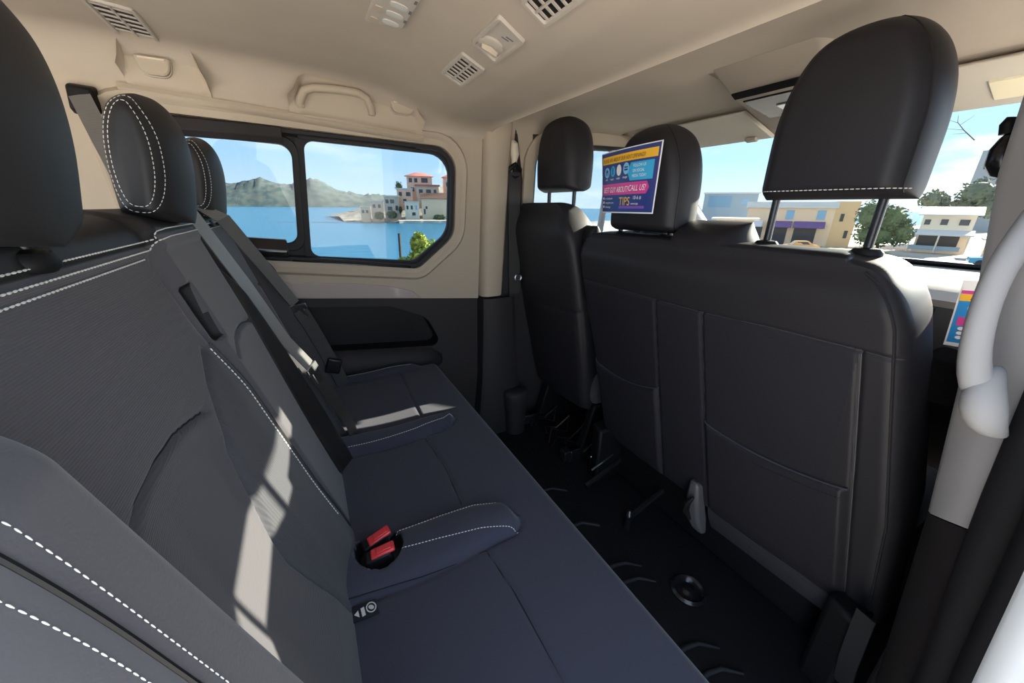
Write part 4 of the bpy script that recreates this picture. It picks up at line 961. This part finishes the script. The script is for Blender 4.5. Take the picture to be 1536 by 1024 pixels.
sheet('flyer', P1, 'colourful flyer with TIPS in yellow hanging on the middle front headrest', [
    ('navy_field', rect(P1, .012, .02, .988, .985, .0006), 1), ('yellow_band', rect(P1, .03, .80, .965, .925, .0010), 2), ('cyan_panel', rect(P1, .58, .50, .93, .765, .0010), 3),
    ('cyan_point', lambda mb: mb.add([P1(.582, .50, .0010), P1(.582, .765, .0010), P1(.53, .63, .0010)], [(0, 1, 2)]), 3),
    ('magenta_band', rect(P1, .03, .295, .86, .475, .0010, .04), 4), ('purple_bar', rect(P1, .41, .075, .86, .115, .0010), 7),
    ('round_icon', disc(P1, .13, .665, .055, .085, .0011), 8), ('round_icon', disc(P1, .255, .675, .045, .085, .0011), 3), ('round_icon', disc(P1, .375, .680, .045, .088, .0011), 0), ('round_icon', disc(P1, .505, .690, .052, .090, .0011), 8),
    ('icon_mark', lambda mb: [lines(P1, [(.105, .62, .120, .70), (.140, .62, .155, .70), (.12, .665, .14, .72)], .0014)(mb), lines(P1, [(.245, .62, .265, .735)], .0014)(mb), lines(P1, [(.475, .66, .535, .685), (.475, .70, .535, .72)], .0014)(mb)], 1),
    ('heading', letters(P1, [('PLEASE ASK ABOUT OUR NEXT OPENINGS!', .055, .828, .082, .60, .1)], .0014, A1), 6),
    ('side_text', letters(P1, [('FOLLOW US', .625, .695, .060, .75, 0), ('ON SOCIAL', .62, .62, .060, .75, 0), ('MEDIA TODAY', .615, .545, .060, .72, 0)], .0014, A1), 0),
    ('icon_text', letters(P1, [('wifi', .095, .535, .050, .9, 0), ('music', .205, .535, .050, .8, 0), ('water', .33, .540, .050, .8, 0), ('charger', .45, .545, .050, .75, 0)], .0014, A1), 5),
    ('call_text', letters(P1, [('BEST GUY ABOUT?', .055, .335, .125, .62, .18), ('CALL US!', .565, .345, .125, .72, .18)], .0014, A1), 5),
    ('tips_text', letters(P1, [('TIPS', .405, .125, .185, .80, .05)], .0014, A1), 2), ('hours_text', letters(P1, [('10-6 #', .66, .215, .075, .9, 0), ('www.tips', .635, .135, .045, .95, 0)], .0014, A1), 5),
    ('contact_text', letters(P1, [('on facebook', .095, .225, .050, .9, 0), ('instagram.com', .095, .155, .050, .9, 0), ('whatsapp', .095, .085, .050, .9, 0)], .0014, A1), 5),
    ('bullets', lambda mb: [disc(P1, .060, q, .016, .022, .0014)(mb) for q in (.245, .175, .105)], 5)])
def P2(u, v, h): return Vector((1.10 - h * .9 + .022 * (1 - v), -.505 + .006 * v - .130 * u - .012 * u * (1 - v), .843 + .134 * v + .012 * u))
A2 = .134 / .13
sheet('flyer', P2, 'flyer with orange and pink bands standing behind the near pillar by the front door', [
    ('white_field', rect(P2, .015, .015, .985, .985, .0004), 0), ('blue_field', rect(P2, .02, .06, .98, .70, .0007), 9), ('orange_band', rect(P2, .02, .70, .98, .80, .0010), 2), ('red_line', rect(P2, .02, .805, .98, .855, .0010), 4),
    ('pink_band', rect(P2, .06, .33, .96, .46, .0010), 4), ('round_icon', disc(P2, .22, .60, .10, .075, .0010), 8), ('icon_mark', disc(P2, .22, .60, .045, .045, .0013), 0),
    ('icon_text', letters(P2, [('wifi', .14, .485, .045, 1, 0)], .0013, A2), 0), ('number_text', letters(P2, [('1-2-3-4', .12, .365, .085, .9, .2)], .0013, A2), 0), ('band_text', letters(P2, [('ASK US', .12, .722, .07, .9, 0)], .0013, A2), 6),
    ('bullet_text', letters(P2, [('facebook', .20, .265, .055, .9, 0), ('instagram', .20, .195, .055, .9, 0), ('whatsapp', .20, .125, .055, .9, 0)], .0013, A2), 0),
    ('bullets', lambda mb: [disc(P2, .12, q, .035, .026, .0013)(mb) for q in (.285, .215, .145)], 0)])
mb = MB().box((1.24, -.595, .800), (.50, .19, .082)); struct('door_ledge', mb, M['matte'], parent=bpy.data.objects['door_2'], bevel=.012)
# ================================================================== OUTSIDE
X = {}
X['sea'] = mat('sea water', (.004, .125, .235), .30, bump=('noise', .55, .6, .25), spec=.35)
X['land'] = mat('asphalt and dust', (.36, .34, .31), .9, mottle=(.25, (.46, .43, .38), .2))
X['concrete'] = mat('pale bounce concrete', (.57, .54, .50), .9, mottle=(1.5, (.50, .475, .44), .2))  # 'concrete' serves only the added plane that bounces light into the van
X['rock'] = mat('shore rock', (.20, .17, .13), .95, mottle=(.35, (.40, .35, .28), .15))
X['sand'] = mat('pale shore', (.62, .54, .46), .95)
X['hill'] = mat('hazy green hill', (.048, .078, .082), 1., mottle=(.05, (.105, .122, .112), .12))
X['cream'] = mat('cream stucco', (.92, .66, .44), .9); X['ochre'] = mat('ochre stucco', (.78, .52, .28), .9); X['white'] = mat('white stucco', (.90, .75, .58), .9)
X['pinkish'] = mat('pale pink stucco', (.84, .55, .40), .9); X['tan'] = mat('tan stucco', (.70, .53, .40), .9); X['roofred'] = mat('red roofing', (.52, .17, .14), .85); X['roofbrown'] = mat('brown roofing', (.34, .17, .11), .85)
X['roofpale'] = mat('pale metal roofing', (.66, .66, .66), .6); X['pane'] = mat('dark window', (.05, .06, .075), .2); X['bluepane'] = mat('pale blue shutter', (.28, .48, .66), .6); X['bluewall'] = mat('light blue cladding', (.20, .36, .50), .6)
X['bluegrey'] = mat('blue grey cladding', (.34, .42, .48), .7); X['purple'] = mat('purple awning cloth', (.16, .09, .26), .8); X['awn'] = mat('white awning cloth', (.72, .70, .74), .8); X['shade'] = mat('dark opening shade', (.07, .065, .07), .7)  # 'shade' is a dark colour standing for shadow inside open fronts
X['car'] = mat('orange car paint', (.72, .38, .12), .35, coat=.5); X['bluecar'] = mat('blue car paint', (.08, .34, .52), .4, coat=.4); X['tower'] = mat('grey tower concrete', (.38, .40, .42), .9)
X['leafA'] = mat('dull green leaves', (.075, .115, .055), .8, mottle=(.8, (.14, .19, .07), .2)); X['leafB'] = mat('yellow green leaves', (.22, .30, .05), .7, mottle=(6, (.36, .40, .08), .2)); X['leafC'] = mat('grey green leaves', (.10, .14, .10), .8, mottle=(.5, (.16, .19, .13), .2))
X['bark'] = mat('brown bark', (.12, .09, .07), .9); X['pole'] = mat('dark pole', (.03, .03, .035), .6); X['grass'] = mat('roadside grass', (.20, .26, .07), .9, mottle=(2, (.30, .33, .12), .2))

# ---- terrain, sea, far hills (setting)
def land_z(x, y):
    base = -.62 - 3.1 * float(ss(8, 64, x)); m = min(y - 5.5, (y * .7 + 5 - x) * .8)
    return base - 6.5 * float(ss(0, 8, m))
gx = list(np.linspace(-60, -2, 12)) + list(np.linspace(0, 70, 40)) + [85, 110, 150, 200]; gy = list(np.linspace(-90, -2, 14)) + list(np.linspace(-1, 20, 22)) + list(np.linspace(23, 120, 30))
mb = MB().rings([[(x, y, land_z(x, y)) for y in gy] for x in gx], closed=False); struct('ground', mb, X['land'], smooth=60)
mb = MB().rings([[(x, y, -.60) for y in (-1.0, -14)] for x in (-14, 6)], closed=False); struct('bounce_pavement', mb, X['concrete'])  # unseen pale plane added to bounce light up to the ceiling
ys = list(np.linspace(6, 300, 50)) + list(np.linspace(320, 4000, 20)); mb = MB().rings([[(x, y, -4.6) for x in (-3500, -400, -60, 0, 60, 120, 700, 3500)] for y in ys], closed=False); struct('sea', mb, X['sea'])
pr = [(-900, 60), (-500, 74), (-300, 70), (-186, 64), (-130, 76), (-95, 80), (-60, 76), (-24, 68), (15, 74), (40, 86), (60, 86), (80, 78), (114, 64), (160, 50), (200, 41), (250, 40), (300, 38), (420, 34), (600, 20), (800, 6)]
rr = []
for k, (yo, f) in enumerate(((1430, 0), (1442, .14), (1456, .30), (1474, .48), (1494, .66), (1520, .83), (1560, 1.), (1700, .9), (1900, 0))):
    row = []
    for x in np.linspace(-900, 800, 230):
        h = np.interp(x, [p[0] for p in pr], [p[1] for p in pr]); n_ = rng.normal() * 1.9 + 3.5 * math.sin(x * .05 + k * 1.7) * math.sin(x * .017 + k * 3.1)
        row.append((x, yo, -5 + (h + 5 + n_) * f))
    rr.append(row)
struct('hills', MB().rings(rr, closed=False), X['hill'], smooth=60)
# ---- headland under the village
mb = MB(); rr = []
for k, (dd, f) in enumerate(((-6, 0), (-4, .12), (0, .30), (10, .55), (26, 1.2), (50, 1.6), (90, 1.0))):
    row = []
    for t in np.linspace(0, 1, 40):
        x = 14 + 62 * t; y = 149.5 - 9.0 * t + dd + .6 * math.sin(t * 37 + k); row.append((x, y, -4.9 + f * (1.2 + 8.5 * min(1, t * 1.5) ** 1.2) + (.35 * math.sin(t * 61 + 2 * k) if 0 < k else 0)))
    rr.append(row)
struct('headland', mb.rings(rr, closed=False), X['rock'], smooth=50)

def house(name, base, r, w, d, h, wallm, roofm, label, roof='flat', rh=1.2, over=.5, wins=(), group=None, rows=None):
    """base: ground point at the left end of the facade; r: horizontal direction of the facade (towards its right end); away is to the back"""
    b = Vector(base); r = Vector((r[0], r[1], 0)).normalized(); f = Vector((-r.y, r.x, 0)); u = Vector((0, 0, 1))
    q = lambda a, c, z: b + r * a + f * c + u * z
    e = thing(name, tuple(b), label, 'house', group)
    obj('wall', MB().rings([[q(0, 0, z), q(w, 0, z), q(w, d, z), q(0, d, z)] for z in (-2.0, h)]), wallm, e)
    if roof == 'flat': mb = MB().rings([[q(-over, -over, z), q(w + over, -over, z), q(w + over, d + over, z), q(-over, d + over, z)] for z in (h, h + rh * .35)])
    elif roof == 'gable': mb = MB().rings([[q(a, -over, h), q(a, d / 2, h + rh), q(a, d + over, h), q(a, d + over, h - .12), q(a, -over, h - .12)] for a in (-over, w + over)])
    elif roof == 'front': mb = MB().rings([[q(-over, c, h), q(w / 2, c, h + rh), q(w + over, c, h), q(w + over, c, h - .12), q(-over, c, h - .12)] for c in (-over, d + over)])
    else: mb = MB().rings([[q(-over, -over, h), q(w + over, -over, h), q(w + over, d + over, h), q(-over, d + over, h)], [q(w * .35, d * .45, h + rh), q(w * .65, d * .45, h + rh), q(w * .65, d * .55, h + rh), q(w * .35, d * .55, h + rh)]])
    obj('roof', mb, roofm, e)
    for (a, z, ww, hh, m_) in wins:
        wf = obj('window', MB().rings([[q(a - ww / 2, c, z), q(a + ww / 2, c, z), q(a + ww / 2, c, z + hh), q(a - ww / 2, c, z + hh)] for c in (-.06, .02)]), m_, e)
    return e, q
D = X['pane']
rv = (.97, -.245)
VG = 'houses of the shore village'
house('hillside_house', (37.2, 151.0, 4.8), rv, 9.4, 3, 7.0, X['pinkish'], X['roofred'], 'tall pale house with red roof at the top of the shore village', 'hip', 1.3, .7, [(1.4, 4.8, 1.2, 1.5, D), (3.4, 4.8, 1.2, 1.5, D), (6.6, 4.8, 2.4, 1.6, D), (2.0, 1.6, 1.2, 1.4, D), (5.2, 1.6, 1.6, 1.4, D)], VG)
house('hillside_house', (39.2, 145.6, 2.3), rv, 8.2, 2.0, 5.9, X['tan'], X['roofred'], 'second red roofed house with a balcony just below the top of the village', 'flat', 1.4, .5, [(1.6, 3.2, 1.4, 1.5, D), (4.4, 3.2, 1.8, 1.5, D), (6.8, 3.2, 1.0, 1.5, D), (4.6, .8, 3.4, 1.3, D)], VG)
house('hillside_house', (50.0, 146.2, 4.4), rv, 10, 4, 7.2, X['pinkish'], X['roofred'], 'red roofed house at the window edge right of the tall one', 'hip', 1.8, .5, [(1.6, 4.0, 1.2, 1.4, D)], VG)
house('hillside_house', (39.2, 139.6, -2.8), rv, 9.6, 2.2, 6.6, X['cream'], X['roofbrown'], 'cream gabled house with brown roof in front of the village', 'gable', 1.9, .4, [(1.6, 3.0, .7, .9, D), (.9, 1.2, .6, 1.8, D)], VG)
house('hillside_house', (33.4, 141.2, -2.6), rv, 5.0, 2.4, 5.0, X['white'], X['roofpale'], 'white flat roofed house left of the cream gabled house', 'flat', .9, .3, [(.9, 2.6, .7, 1.3, D), (2.4, 2.6, .7, 1.3, D), (4.0, 2.5, .6, 1.5, X['bluepane']), (3.0, .5, 1.2, 1.1, D)], VG)
house('hillside_house', (32.4, 147.4, 1.6), rv, 5.6, 2.2, 5.4, X['pinkish'], X['roofpale'], 'pink house with terrace stepped below the tall red roofed one', 'flat', .9, .3, [(1.2, 3.0, 1.1, 1.4, D), (4.0, 3.0, 1.6, 1.4, D), (2.6, .6, 1.2, 1.4, D)], VG)
house('hillside_house', (27.2, 145.6, -2.0), rv, 5.2, 2.6, 6.3, X['tan'], X['white'], 'tan terraced house with white parapet halfway along the shore', 'flat', 1.1, .3, [(1.0, 4.0, 1.0, 1.3, D), (2.8, 4.0, 1.4, 1.3, D), (1.8, 1.6, 1.6, 1.3, D), (4.2, 1.6, .9, 1.6, D)], VG)
house('hillside_house', (22.8, 147.0, -2.4), rv, 3.9, 2.6, 5.0, X['pinkish'], X['roofpale'], 'small pink house with flat pale roof left of the terraced house', 'flat', .8, .2, [(1.0, 2.8, .9, 1.2, D), (2.8, 2.8, .9, 1.2, D)], VG)
house('hillside_house', (19.2, 148.2, -3.0), rv, 3.0, 2.6, 3.6, X['cream'], X['white'], 'lowest small cream house at the tip of the headland', 'flat', .7, .2, [(.8, 1.6, .8, 1.0, D), (2.2, 1.6, .8, 1.0, D)], VG)
def foliage(mb, c, rad, n, size, seed, shell=.55):
    g = np.random.default_rng(seed)
    for _ in range(n):
        v = g.normal(size=3); v /= np.linalg.norm(v); rr_ = shell + (1 - shell) * g.random(); p = Vector(c) + Vector((v[0] * rad[0], v[1] * rad[1], v[2] * rad[2])) * rr_
        a = Vector(g.normal(size=3)).normalized() * size * (.6 + .8 * g.random()); b = a.cross(Vector(g.normal(size=3))).normalized() * size * .55
        mb.add([p - a, p + b, p + a, p - b], [(0, 1, 2, 3)])
    return mb
def tree(name, base, blobs, leafm, size, label, cat='tree', group=None, trunk=None, seed=1, n=420):
    e = thing(name, base, label, cat, group); mb = MB()
    for k, (c, r) in enumerate(blobs): foliage(mb, c, r, n, size, seed * 31 + k); mb.ball(c, tuple(q * .72 for q in r), 6)
    obj('foliage', mb, leafm, e, smooth=0)
    if trunk: obj('trunk', MB().tube(*trunk), X['bark'], e)
    return e
tree('hillside_tree', (52.5, 140.4, -1), [((51.6, 141.4, 4.5), (2.2, 2.2, 4.2)), ((53.4, 140.8, 7.0), (3.4, 2.5, 3.8)), ((52.2, 140.2, .5), (2.6, 2.0, 3.0))], X['leafA'], .5, 'large green tree at the right edge of the shore village', 'tree', None, None, 3, 320)
for i, (x, y, z, r, lab) in enumerate(((24.6, 143.6, -2.2, (1.9, 1.0, 1.5), 'dark bush in front of the small pink shore house'), (28.9, 142.4, -1.9, (1.9, 1.0, 1.5), 'wide bush below the tan terraced house'), (44.5, 136.75, -2.7, (2.6, .2, 1.1), 'hedge at the foot of the cream gabled house'))):
    tree('shore_bush', (x, y, z - 1.2), [((x, y, z), r)], X['leafA'], .35, lab, 'bush', 'bushes along the shore', None, 40 + i, 260)
mb = MB().rings([[(x, y0 + .4 * math.sin(x), z) for x, y0 in ((30 + 24 * t, 137.2 - 6.0 * t) for t in np.linspace(0, 1, 20))] for z in (-4.9, -3.7)] + [[(x, y0 + 1.5, -3.5) for x, y0 in ((30 + 24 * t, 137.2 - 6.0 * t) for t in np.linspace(0, 1, 20))]], closed=False)
struct('shore_wall', mb, X['sand'], smooth=30)
for i, (x, y, z, r, lab) in enumerate(((32.3, 143.4, -.2, (.6, .6, 1.3), 'round tree squeezed between the tan and the white shore houses'), (34.3, 151.8, 8.0, (1.5, .8, 2.0), 'dark tree left of the tallest red roofed house'))):
    tree('village_tree', (x, y, z - 2.2), [((x, y, z), r)], X['leafA'], .26, lab, 'tree', 'trees among the shore houses', ([(x, y, z - 2.6), (x, y, z)], .12, 6), 60 + i, 240)
# near shrub and pole on the bank
tree('shrub', (2.6, 7.9, -1.6), [((2.45, 7.95, .02), (.42, .35, .38)), ((2.30, 7.98, .28), (.20, .2, .26)), ((2.9, 7.8, -.10), (.45, .3, .32)), ((2.05, 8.0, -.22), (.4, .3, .24))], X['leafB'], .05, 'bright yellow green shrub on the bank outside the window', 'shrub', None, ([(2.6, 7.9, -1.7), (2.55, 7.9, -.9), (2.45, 7.95, .0)], .05, 8), 5, 900)
tag(obj('pole', MB().tube([(2.50, 11.0, -4.0), (2.50, 11.0, -.4), (2.52, 11.0, .33)], .045, 8), X['pole']), 'thin dark pole standing left of the yellow green shrub', 'pole')

# ---- street ahead, through the windshield
r2 = Vector((65.8 - 60.5, 23.3 - 34.5, 0)).normalized(); S_ = X['shade']
e, q = house('shop_building', (60.5, 34.5, -3.9), r2, 10.4, 9, 5.3, X['cream'], X['roofpale'], 'cream two-storey shop building with purple awnings across the street', 'flat', 2.4, .25, [(5.4, 3.75, .95, 1.25, X['bluepane']), (9.0, 3.75, .95, 1.25, X['bluepane'])])
for a, w_ in ((1.2, 2.4), (4.4, 2.2), (7.6, 2.6)): obj('shopfront', MB().rings([[q(a - w_ / 2, c, .0), q(a + w_ / 2, c, .0), q(a + w_ / 2, c, 2.6), q(a - w_ / 2, c, 2.6)] for c in (-.05, .05)]), S_, e)  # dark slabs stand for the shade inside the open shopfronts
for a, w_, m_ in ((.6, 3.4, X['awn']), (4.4, 3.0, X['purple']), (7.9, 3.6, X['purple'])): obj('awning', MB().rings([[q(a + s * w_ / 2, 0, 3.5), q(a + s * w_ / 2, -1.1, 2.75), q(a + s * w_ / 2, -1.1, 2.60), q(a + s * w_ / 2, 0, 3.3)] for s in (-1, 1)]), m_, e)
B2 = Vector((64.95, 25.1, -3.9)); r3 = Vector((.55, -.83, 0)).normalized(); f3 = Vector((.83, .55, 0)).normalized(); q3 = lambda a, c, z: B2 + r3 * a + f3 * c + Vector((0, 0, z))
sw_ = obj('side_wall', MB().rings([[q3(0, 0, z), q3(2.5, 0, z), q3(2.5, 5, z), q3(0, 5, z)] for z in (-2., 6.2)]), X['ochre'], e); sw_['label'] = 'ochre end wall'
for a_, z_ in ((.9, 3.6), (1.8, 1.4)): obj('window', MB().rings([[q3(a_ - .2, c, z_), q3(a_ + .2, c, z_), q3(a_ + .2, c, z_ + 1.), q3(a_ - .2, c, z_ + 1.)] for c in (-.05, .02)]), D, sw_)
e, q = house('warehouse', (89.7, 63.0, -1.0), (.53, -.85), 11.5, 12, 5.7, X['bluegrey'], X['roofpale'], 'blue grey warehouse far off beside the middle headrest', 'flat', 1.0, .3, [(3.6, 2.6, 5.0, 2.6, X['bluewall']), (9.0, 3.4, 1.4, 1.0, X['bluepane'])])
e, q = house('market_stall', (50.0, 32.4, -2.6), (.52, -.85), 4.4, 4, 2.4, X['tan'], X['white'], 'low stall with white canopy left of the shop building', 'flat', .7, .6, [(1.0, .5, 1.2, 1.2, S_), (2.8, .5, 1.4, 1.2, S_)])
# orange car: body, cabin, wheels
def car(base, r, L_, W_, bodym, label, sc=1.):
    b = Vector(base); r = Vector((r[0], r[1], 0)).normalized(); f = Vector((-r.y, r.x, 0)); e = thing('parked_car', base, label, 'car')
    q = lambda a, c, z: b + r * a * sc + f * c * sc + Vector((0, 0, z * sc))
    pr_ = rpoly([(0, .25), (0, .75), (.8, .85), (1.3, 1.35), (2.7, 1.38), (3.3, .92), (L_, .85), (L_, .25)], .12, 4)
    obj('body', MB().rings([[q(a, c * (1 if z < .9 else .86), z) for a, z in pr_] for c in (-W_ / 2, W_ / 2)]), bodym, e, smooth=40)
    for s in (-1, 1): obj('side_glass', MB().rings([[q(a, s * (W_ / 2 * .9 + k), z) for a, z in ((1.25, .92), (1.5, 1.26), (2.5, 1.28), (2.9, .95))] for k in (-.05, .02)]), X['pane'], e)
    for a in (.75, L_ - .75):
        for s in (-1, 1): obj('wheel', MB().disc_stack(q(a, s * (W_ / 2 - .12), .30), f * s, [(.30 * sc, 0), (.30 * sc, .14 * sc), (.18 * sc, .16 * sc)], 18), X['pole'], e)
    return e
car((44.3, 20.6, land_z(45, 20)), (.6, -.8), 4.0, 1.6, X['car'], 'small orange car parked before the shop building', .75)
car((53.2, 9.3, land_z(54, 9)), (.3, -.95), 4.2, 1.7, X['bluecar'], 'blue car parked at the right edge of the windshield view', .9)
# white two-storey house with veranda
rW = Vector((68.6 - 67.6, 13.1 - 17.4, 0)).normalized()
e, q = house('veranda_house', (67.7, 17.0, -3.3), rW, 4.3, 6, 4.1, X['white'], X['roofpale'], 'white two-storey house with open dark veranda on the right of the street', 'gable', .9, .45, [(.5, 2.9, .5, .6, D), (1.9, 2.9, .6, .65, D), (3.5, 2.9, .8, .65, D)])
obj('veranda_roof', MB().rings([[q(a, .1, 2.35), q(a, -1.6, 1.85), q(a, -1.6, 1.70), q(a, .1, 2.15)] for a in (-.7, 4.6)]), X['roofpale'], e)
obj('veranda_shade', MB().rings([[q(.2, c, .3), q(3.6, c, .3), q(3.6, c, 1.75), q(.2, c, 1.75)] for c in (-.06, .05)]), S_, e)  # dark sheet standing for the shade under the veranda
for a in (-.4, 1.9, 4.3): obj('veranda_post', MB().tube([q(a, -1.5, -.3), q(a, -1.5, 1.8)], .08, 8), X['white'], e)
obj('side_awning', MB().rings([[q(a, -.8, 1.2 - .7 * s), q(a, -.5, 1.3 - .7 * s), q(a, 1.2, 1.3 - .7 * s)] for a, s in ((-.1, 0), (-1.7, 1))]), X['awn'], e)
obj('railing', MB().rings([[q(a, -1.55, .0), q(a, -1.50, .0), q(a, -1.50, .5), q(a, -1.55, .5)] for a in (-.4, 3.9)]), X['bluegrey'], e)
e, q = house('shed', (65.6, 10.6, -3.4), (.25, -.97), 2.2, 3, 1.6, X['tan'], X['white'], 'small shed with pale canopy right of the white veranda house', 'flat', .5, .5, [(1.1, .3, 1.2, 1.0, S_)])
e, q = house('tower_block', (156.3, 33.8, -5), (.15, -.99), 9, 12, 20.5, X['tower'], X['tower'], 'tall grey tower block beside the near pillar', 'flat', 1.2, .0, [(a, z, 1.6, 1.1, D) for a in (2, 5, 7.5) for z in (6, 9.5, 13, 16.5)])
tree('street_tree', (59.2, 17.6, -3.4), [((58.8, 18.9, .6), (1.6, 1.8, 1.9)), ((59.4, 17.4, .2), (1.6, 1.7, 1.7)), ((59.0, 18.2, -1.6), (1.5, 2.2, 1.4)), ((59.8, 16.2, -1.2), (1.2, 1.1, 1.5))], X['leafA'], .22, 'leafy green tree between the shop building and the white veranda house', 'tree', None, ([(59.2, 17.6, -3.5), (59.0, 18.0, -.5)], .16, 8), 9, 420)
tree('street_tree', (86.2, 21.2, -3.6), [((86.0, 21.4, 2.7), (1.5, 1.6, 1.6)), ((86.4, 20.6, 2.2), (1.2, 1.0, 1.5))], X['leafC'], .30, 'thin grey green tree above the white veranda house', 'tree', None, ([(86.2, 21.2, -3.7), (86.1, 21.3, 2)], .2, 8), 11, 240)
tree('street_tree', (93.0, 18.6, -3.6), [((93.0, 18.6, 3.9), (2.2, 2.4, 2.2)), ((93.2, 19.6, 1.8), (2., 2., 1.8)), ((93.2, 17.2, 2.2), (1.8, 1.8, 2.2))], X['leafC'], .34, 'dense tree in front of the grey tower block', 'tree', None, ([(93, 18.6, -3.7), (93, 18.6, 2)], .25, 8), 12, 300)
tw = thing('overhanging_branch', (13.6, 2.8, 2.9), 'bare thin branch in the sky right of the big headrest', 'branch')
tp = [(13.6, 2.50, 2.62), (13.55, 2.72, 2.85), (13.5, 2.85, 3.02), (13.5, 2.88, 3.16)]
obj('stem', MB().tube(tp, [.012, .009, .006, .003], 6), X['bark'], tw); mb = MB()
for a, b in (((13.55, 2.72, 2.85), (13.5, 3.02, 2.92)), ((13.5, 2.80, 2.95), (13.5, 2.62, 3.12)), ((13.5, 2.83, 3.0), (13.5, 3.02, 3.10)), ((13.55, 2.66, 2.78), (13.5, 2.86, 2.78))): mb.tube([a, b], [.005, .002], 5)
obj('twigs', mb, X['bark'], tw)
mb = MB().rings([[(57, 25, -3.75), (57.5, 17, -3.6)], [(60, 24, -3.62), (60.5, 17, -3.55)], [(62, 24, -3.60), (62, 17, -3.6)]], closed=False)
struct('verge', mb, X['grass'])

# ================================================================== SKY, SUN, CAMERA
w = bpy.data.worlds.new('sky'); SC.world = w; w.use_nodes = True; nt = w.node_tree; nt.nodes.clear()
N_ = nt.nodes.new; Lk = nt.links.new
out = N_('ShaderNodeOutputWorld'); bg = N_('ShaderNodeBackground'); tc = N_('ShaderNodeTexCoord'); sep = N_('ShaderNodeSeparateXYZ'); Lk(tc.outputs['Generated'], sep.inputs[0])
ramp = N_('ShaderNodeValToRGB'); Lk(sep.outputs['Z'], ramp.inputs['Fac'])
cr = ramp.color_ramp; cr.elements[0].position = 0.; cr.elements[0].color = (.74, .86, .97, 1); cr.elements[1].position = 1.; cr.elements[1].color = (.40, .50, .68, 1)
k = cr.elements.new(.10); k.color = (.48, .73, .97, 1); k = cr.elements.new(.30); k.color = (.46, .65, .90, 1)
dv = N_('ShaderNodeVectorMath'); dv.operation = 'MULTIPLY'; dv.inputs[1].default_value = (3.2, 3.2, 11.)
Lk(tc.outputs['Generated'], dv.inputs[0])
nz = N_('ShaderNodeTexNoise'); nz.inputs['Scale'].default_value = 1.; nz.inputs['Detail'].default_value = 7; nz.inputs['Roughness'].default_value = .55; Lk(dv.outputs[0], nz.inputs['Vector'])
cl = N_('ShaderNodeValToRGB'); Lk(nz.outputs['Fac'], cl.inputs['Fac']); cl.color_ramp.elements[0].position = .52; cl.color_ramp.elements[1].position = .68
# more cloud and haze on the sunward side
fx = N_('ShaderNodeMapRange'); fx.inputs['From Min'].default_value = .35; fx.inputs['From Max'].default_value = 1.; fx.inputs['To Min'].default_value = .35; fx.inputs['To Max'].default_value = 1.; Lk(sep.outputs['X'], fx.inputs['Value'])
mu = N_('ShaderNodeMath'); mu.operation = 'MULTIPLY'; Lk(cl.outputs['Color'], mu.inputs[0]); Lk(fx.outputs[0], mu.inputs[1])
mx = N_('ShaderNodeMix'); mx.data_type = 'RGBA'; Lk(mu.outputs[0], mx.inputs['Factor']); Lk(ramp.outputs['Color'], mx.inputs['A']); mx.inputs['B'].default_value = (1.15, 1.15, 1.13, 1)
gl = N_('ShaderNodeMapRange'); gl.inputs['From Min'].default_value = .55; gl.inputs['From Max'].default_value = 1.; gl.inputs['To Min'].default_value = 1.; gl.inputs['To Max'].default_value = 1.1; Lk(sep.outputs['X'], gl.inputs['Value'])
vm = N_('ShaderNodeVectorMath'); vm.operation = 'SCALE'; Lk(mx.outputs['Result'], vm.inputs[0]); Lk(gl.outputs[0], vm.inputs['Scale'])
Lk(vm.outputs[0], bg.inputs['Color']); bg.inputs['Strength'].default_value = SKY; Lk(bg.outputs[0], out.inputs[0])

sd = bpy.data.lights.new('sun', 'SUN'); sd.energy = SUN; sd.angle = R(.6); sd.color = (1., .90, .74)
so = bpy.data.objects.new('sun', sd); COL.objects.link(so)
az, el = R(SUN_AZ), R(SUN_EL); dvec = Vector((math.cos(el) * math.cos(az), math.cos(el) * math.sin(az), math.sin(el)))
so.rotation_euler = dvec.to_track_quat('Z', 'Y').to_euler(); so.location = dvec * 30

PITCH, YAW, ROLL = R(20.1), R(28.8), R(.6)
fh = Vector((math.sin(YAW), math.cos(YAW), 0)); rr_ = Vector((math.cos(YAW), -math.sin(YAW), 0)); u_ = Vector((0, 0, 1))
fw = fh * math.cos(PITCH) - u_ * math.sin(PITCH); up_ = u_ * math.cos(PITCH) + fh * math.sin(PITCH)
ra = rr_ * math.cos(ROLL) + up_ * math.sin(ROLL); ua = up_ * math.cos(ROLL) - rr_ * math.sin(ROLL)
cd = bpy.data.cameras.new('camera'); cd.sensor_width = 36; cd.lens = 550 / 1536 * 36; cd.clip_start = .01; cd.clip_end = 8000
co = bpy.data.objects.new('camera', cd); COL.objects.link(co)
co.matrix_world = Matrix((ra, ua, -fw)).transposed().to_4x4(); co.location = (0, -.70, 1.10)
SC.camera = co
SC.view_settings.view_transform = 'Standard'; SC.view_settings.look = 'None'; SC.view_settings.exposure = EXPO; SC.view_settings.gamma = 1; SC.view_settings.use_curve_mapping = False
SC.cycles.use_denoising = True
SC.cycles.max_bounces = 10; SC.cycles.diffuse_bounces = 5; SC.cycles.transparent_max_bounces = 12
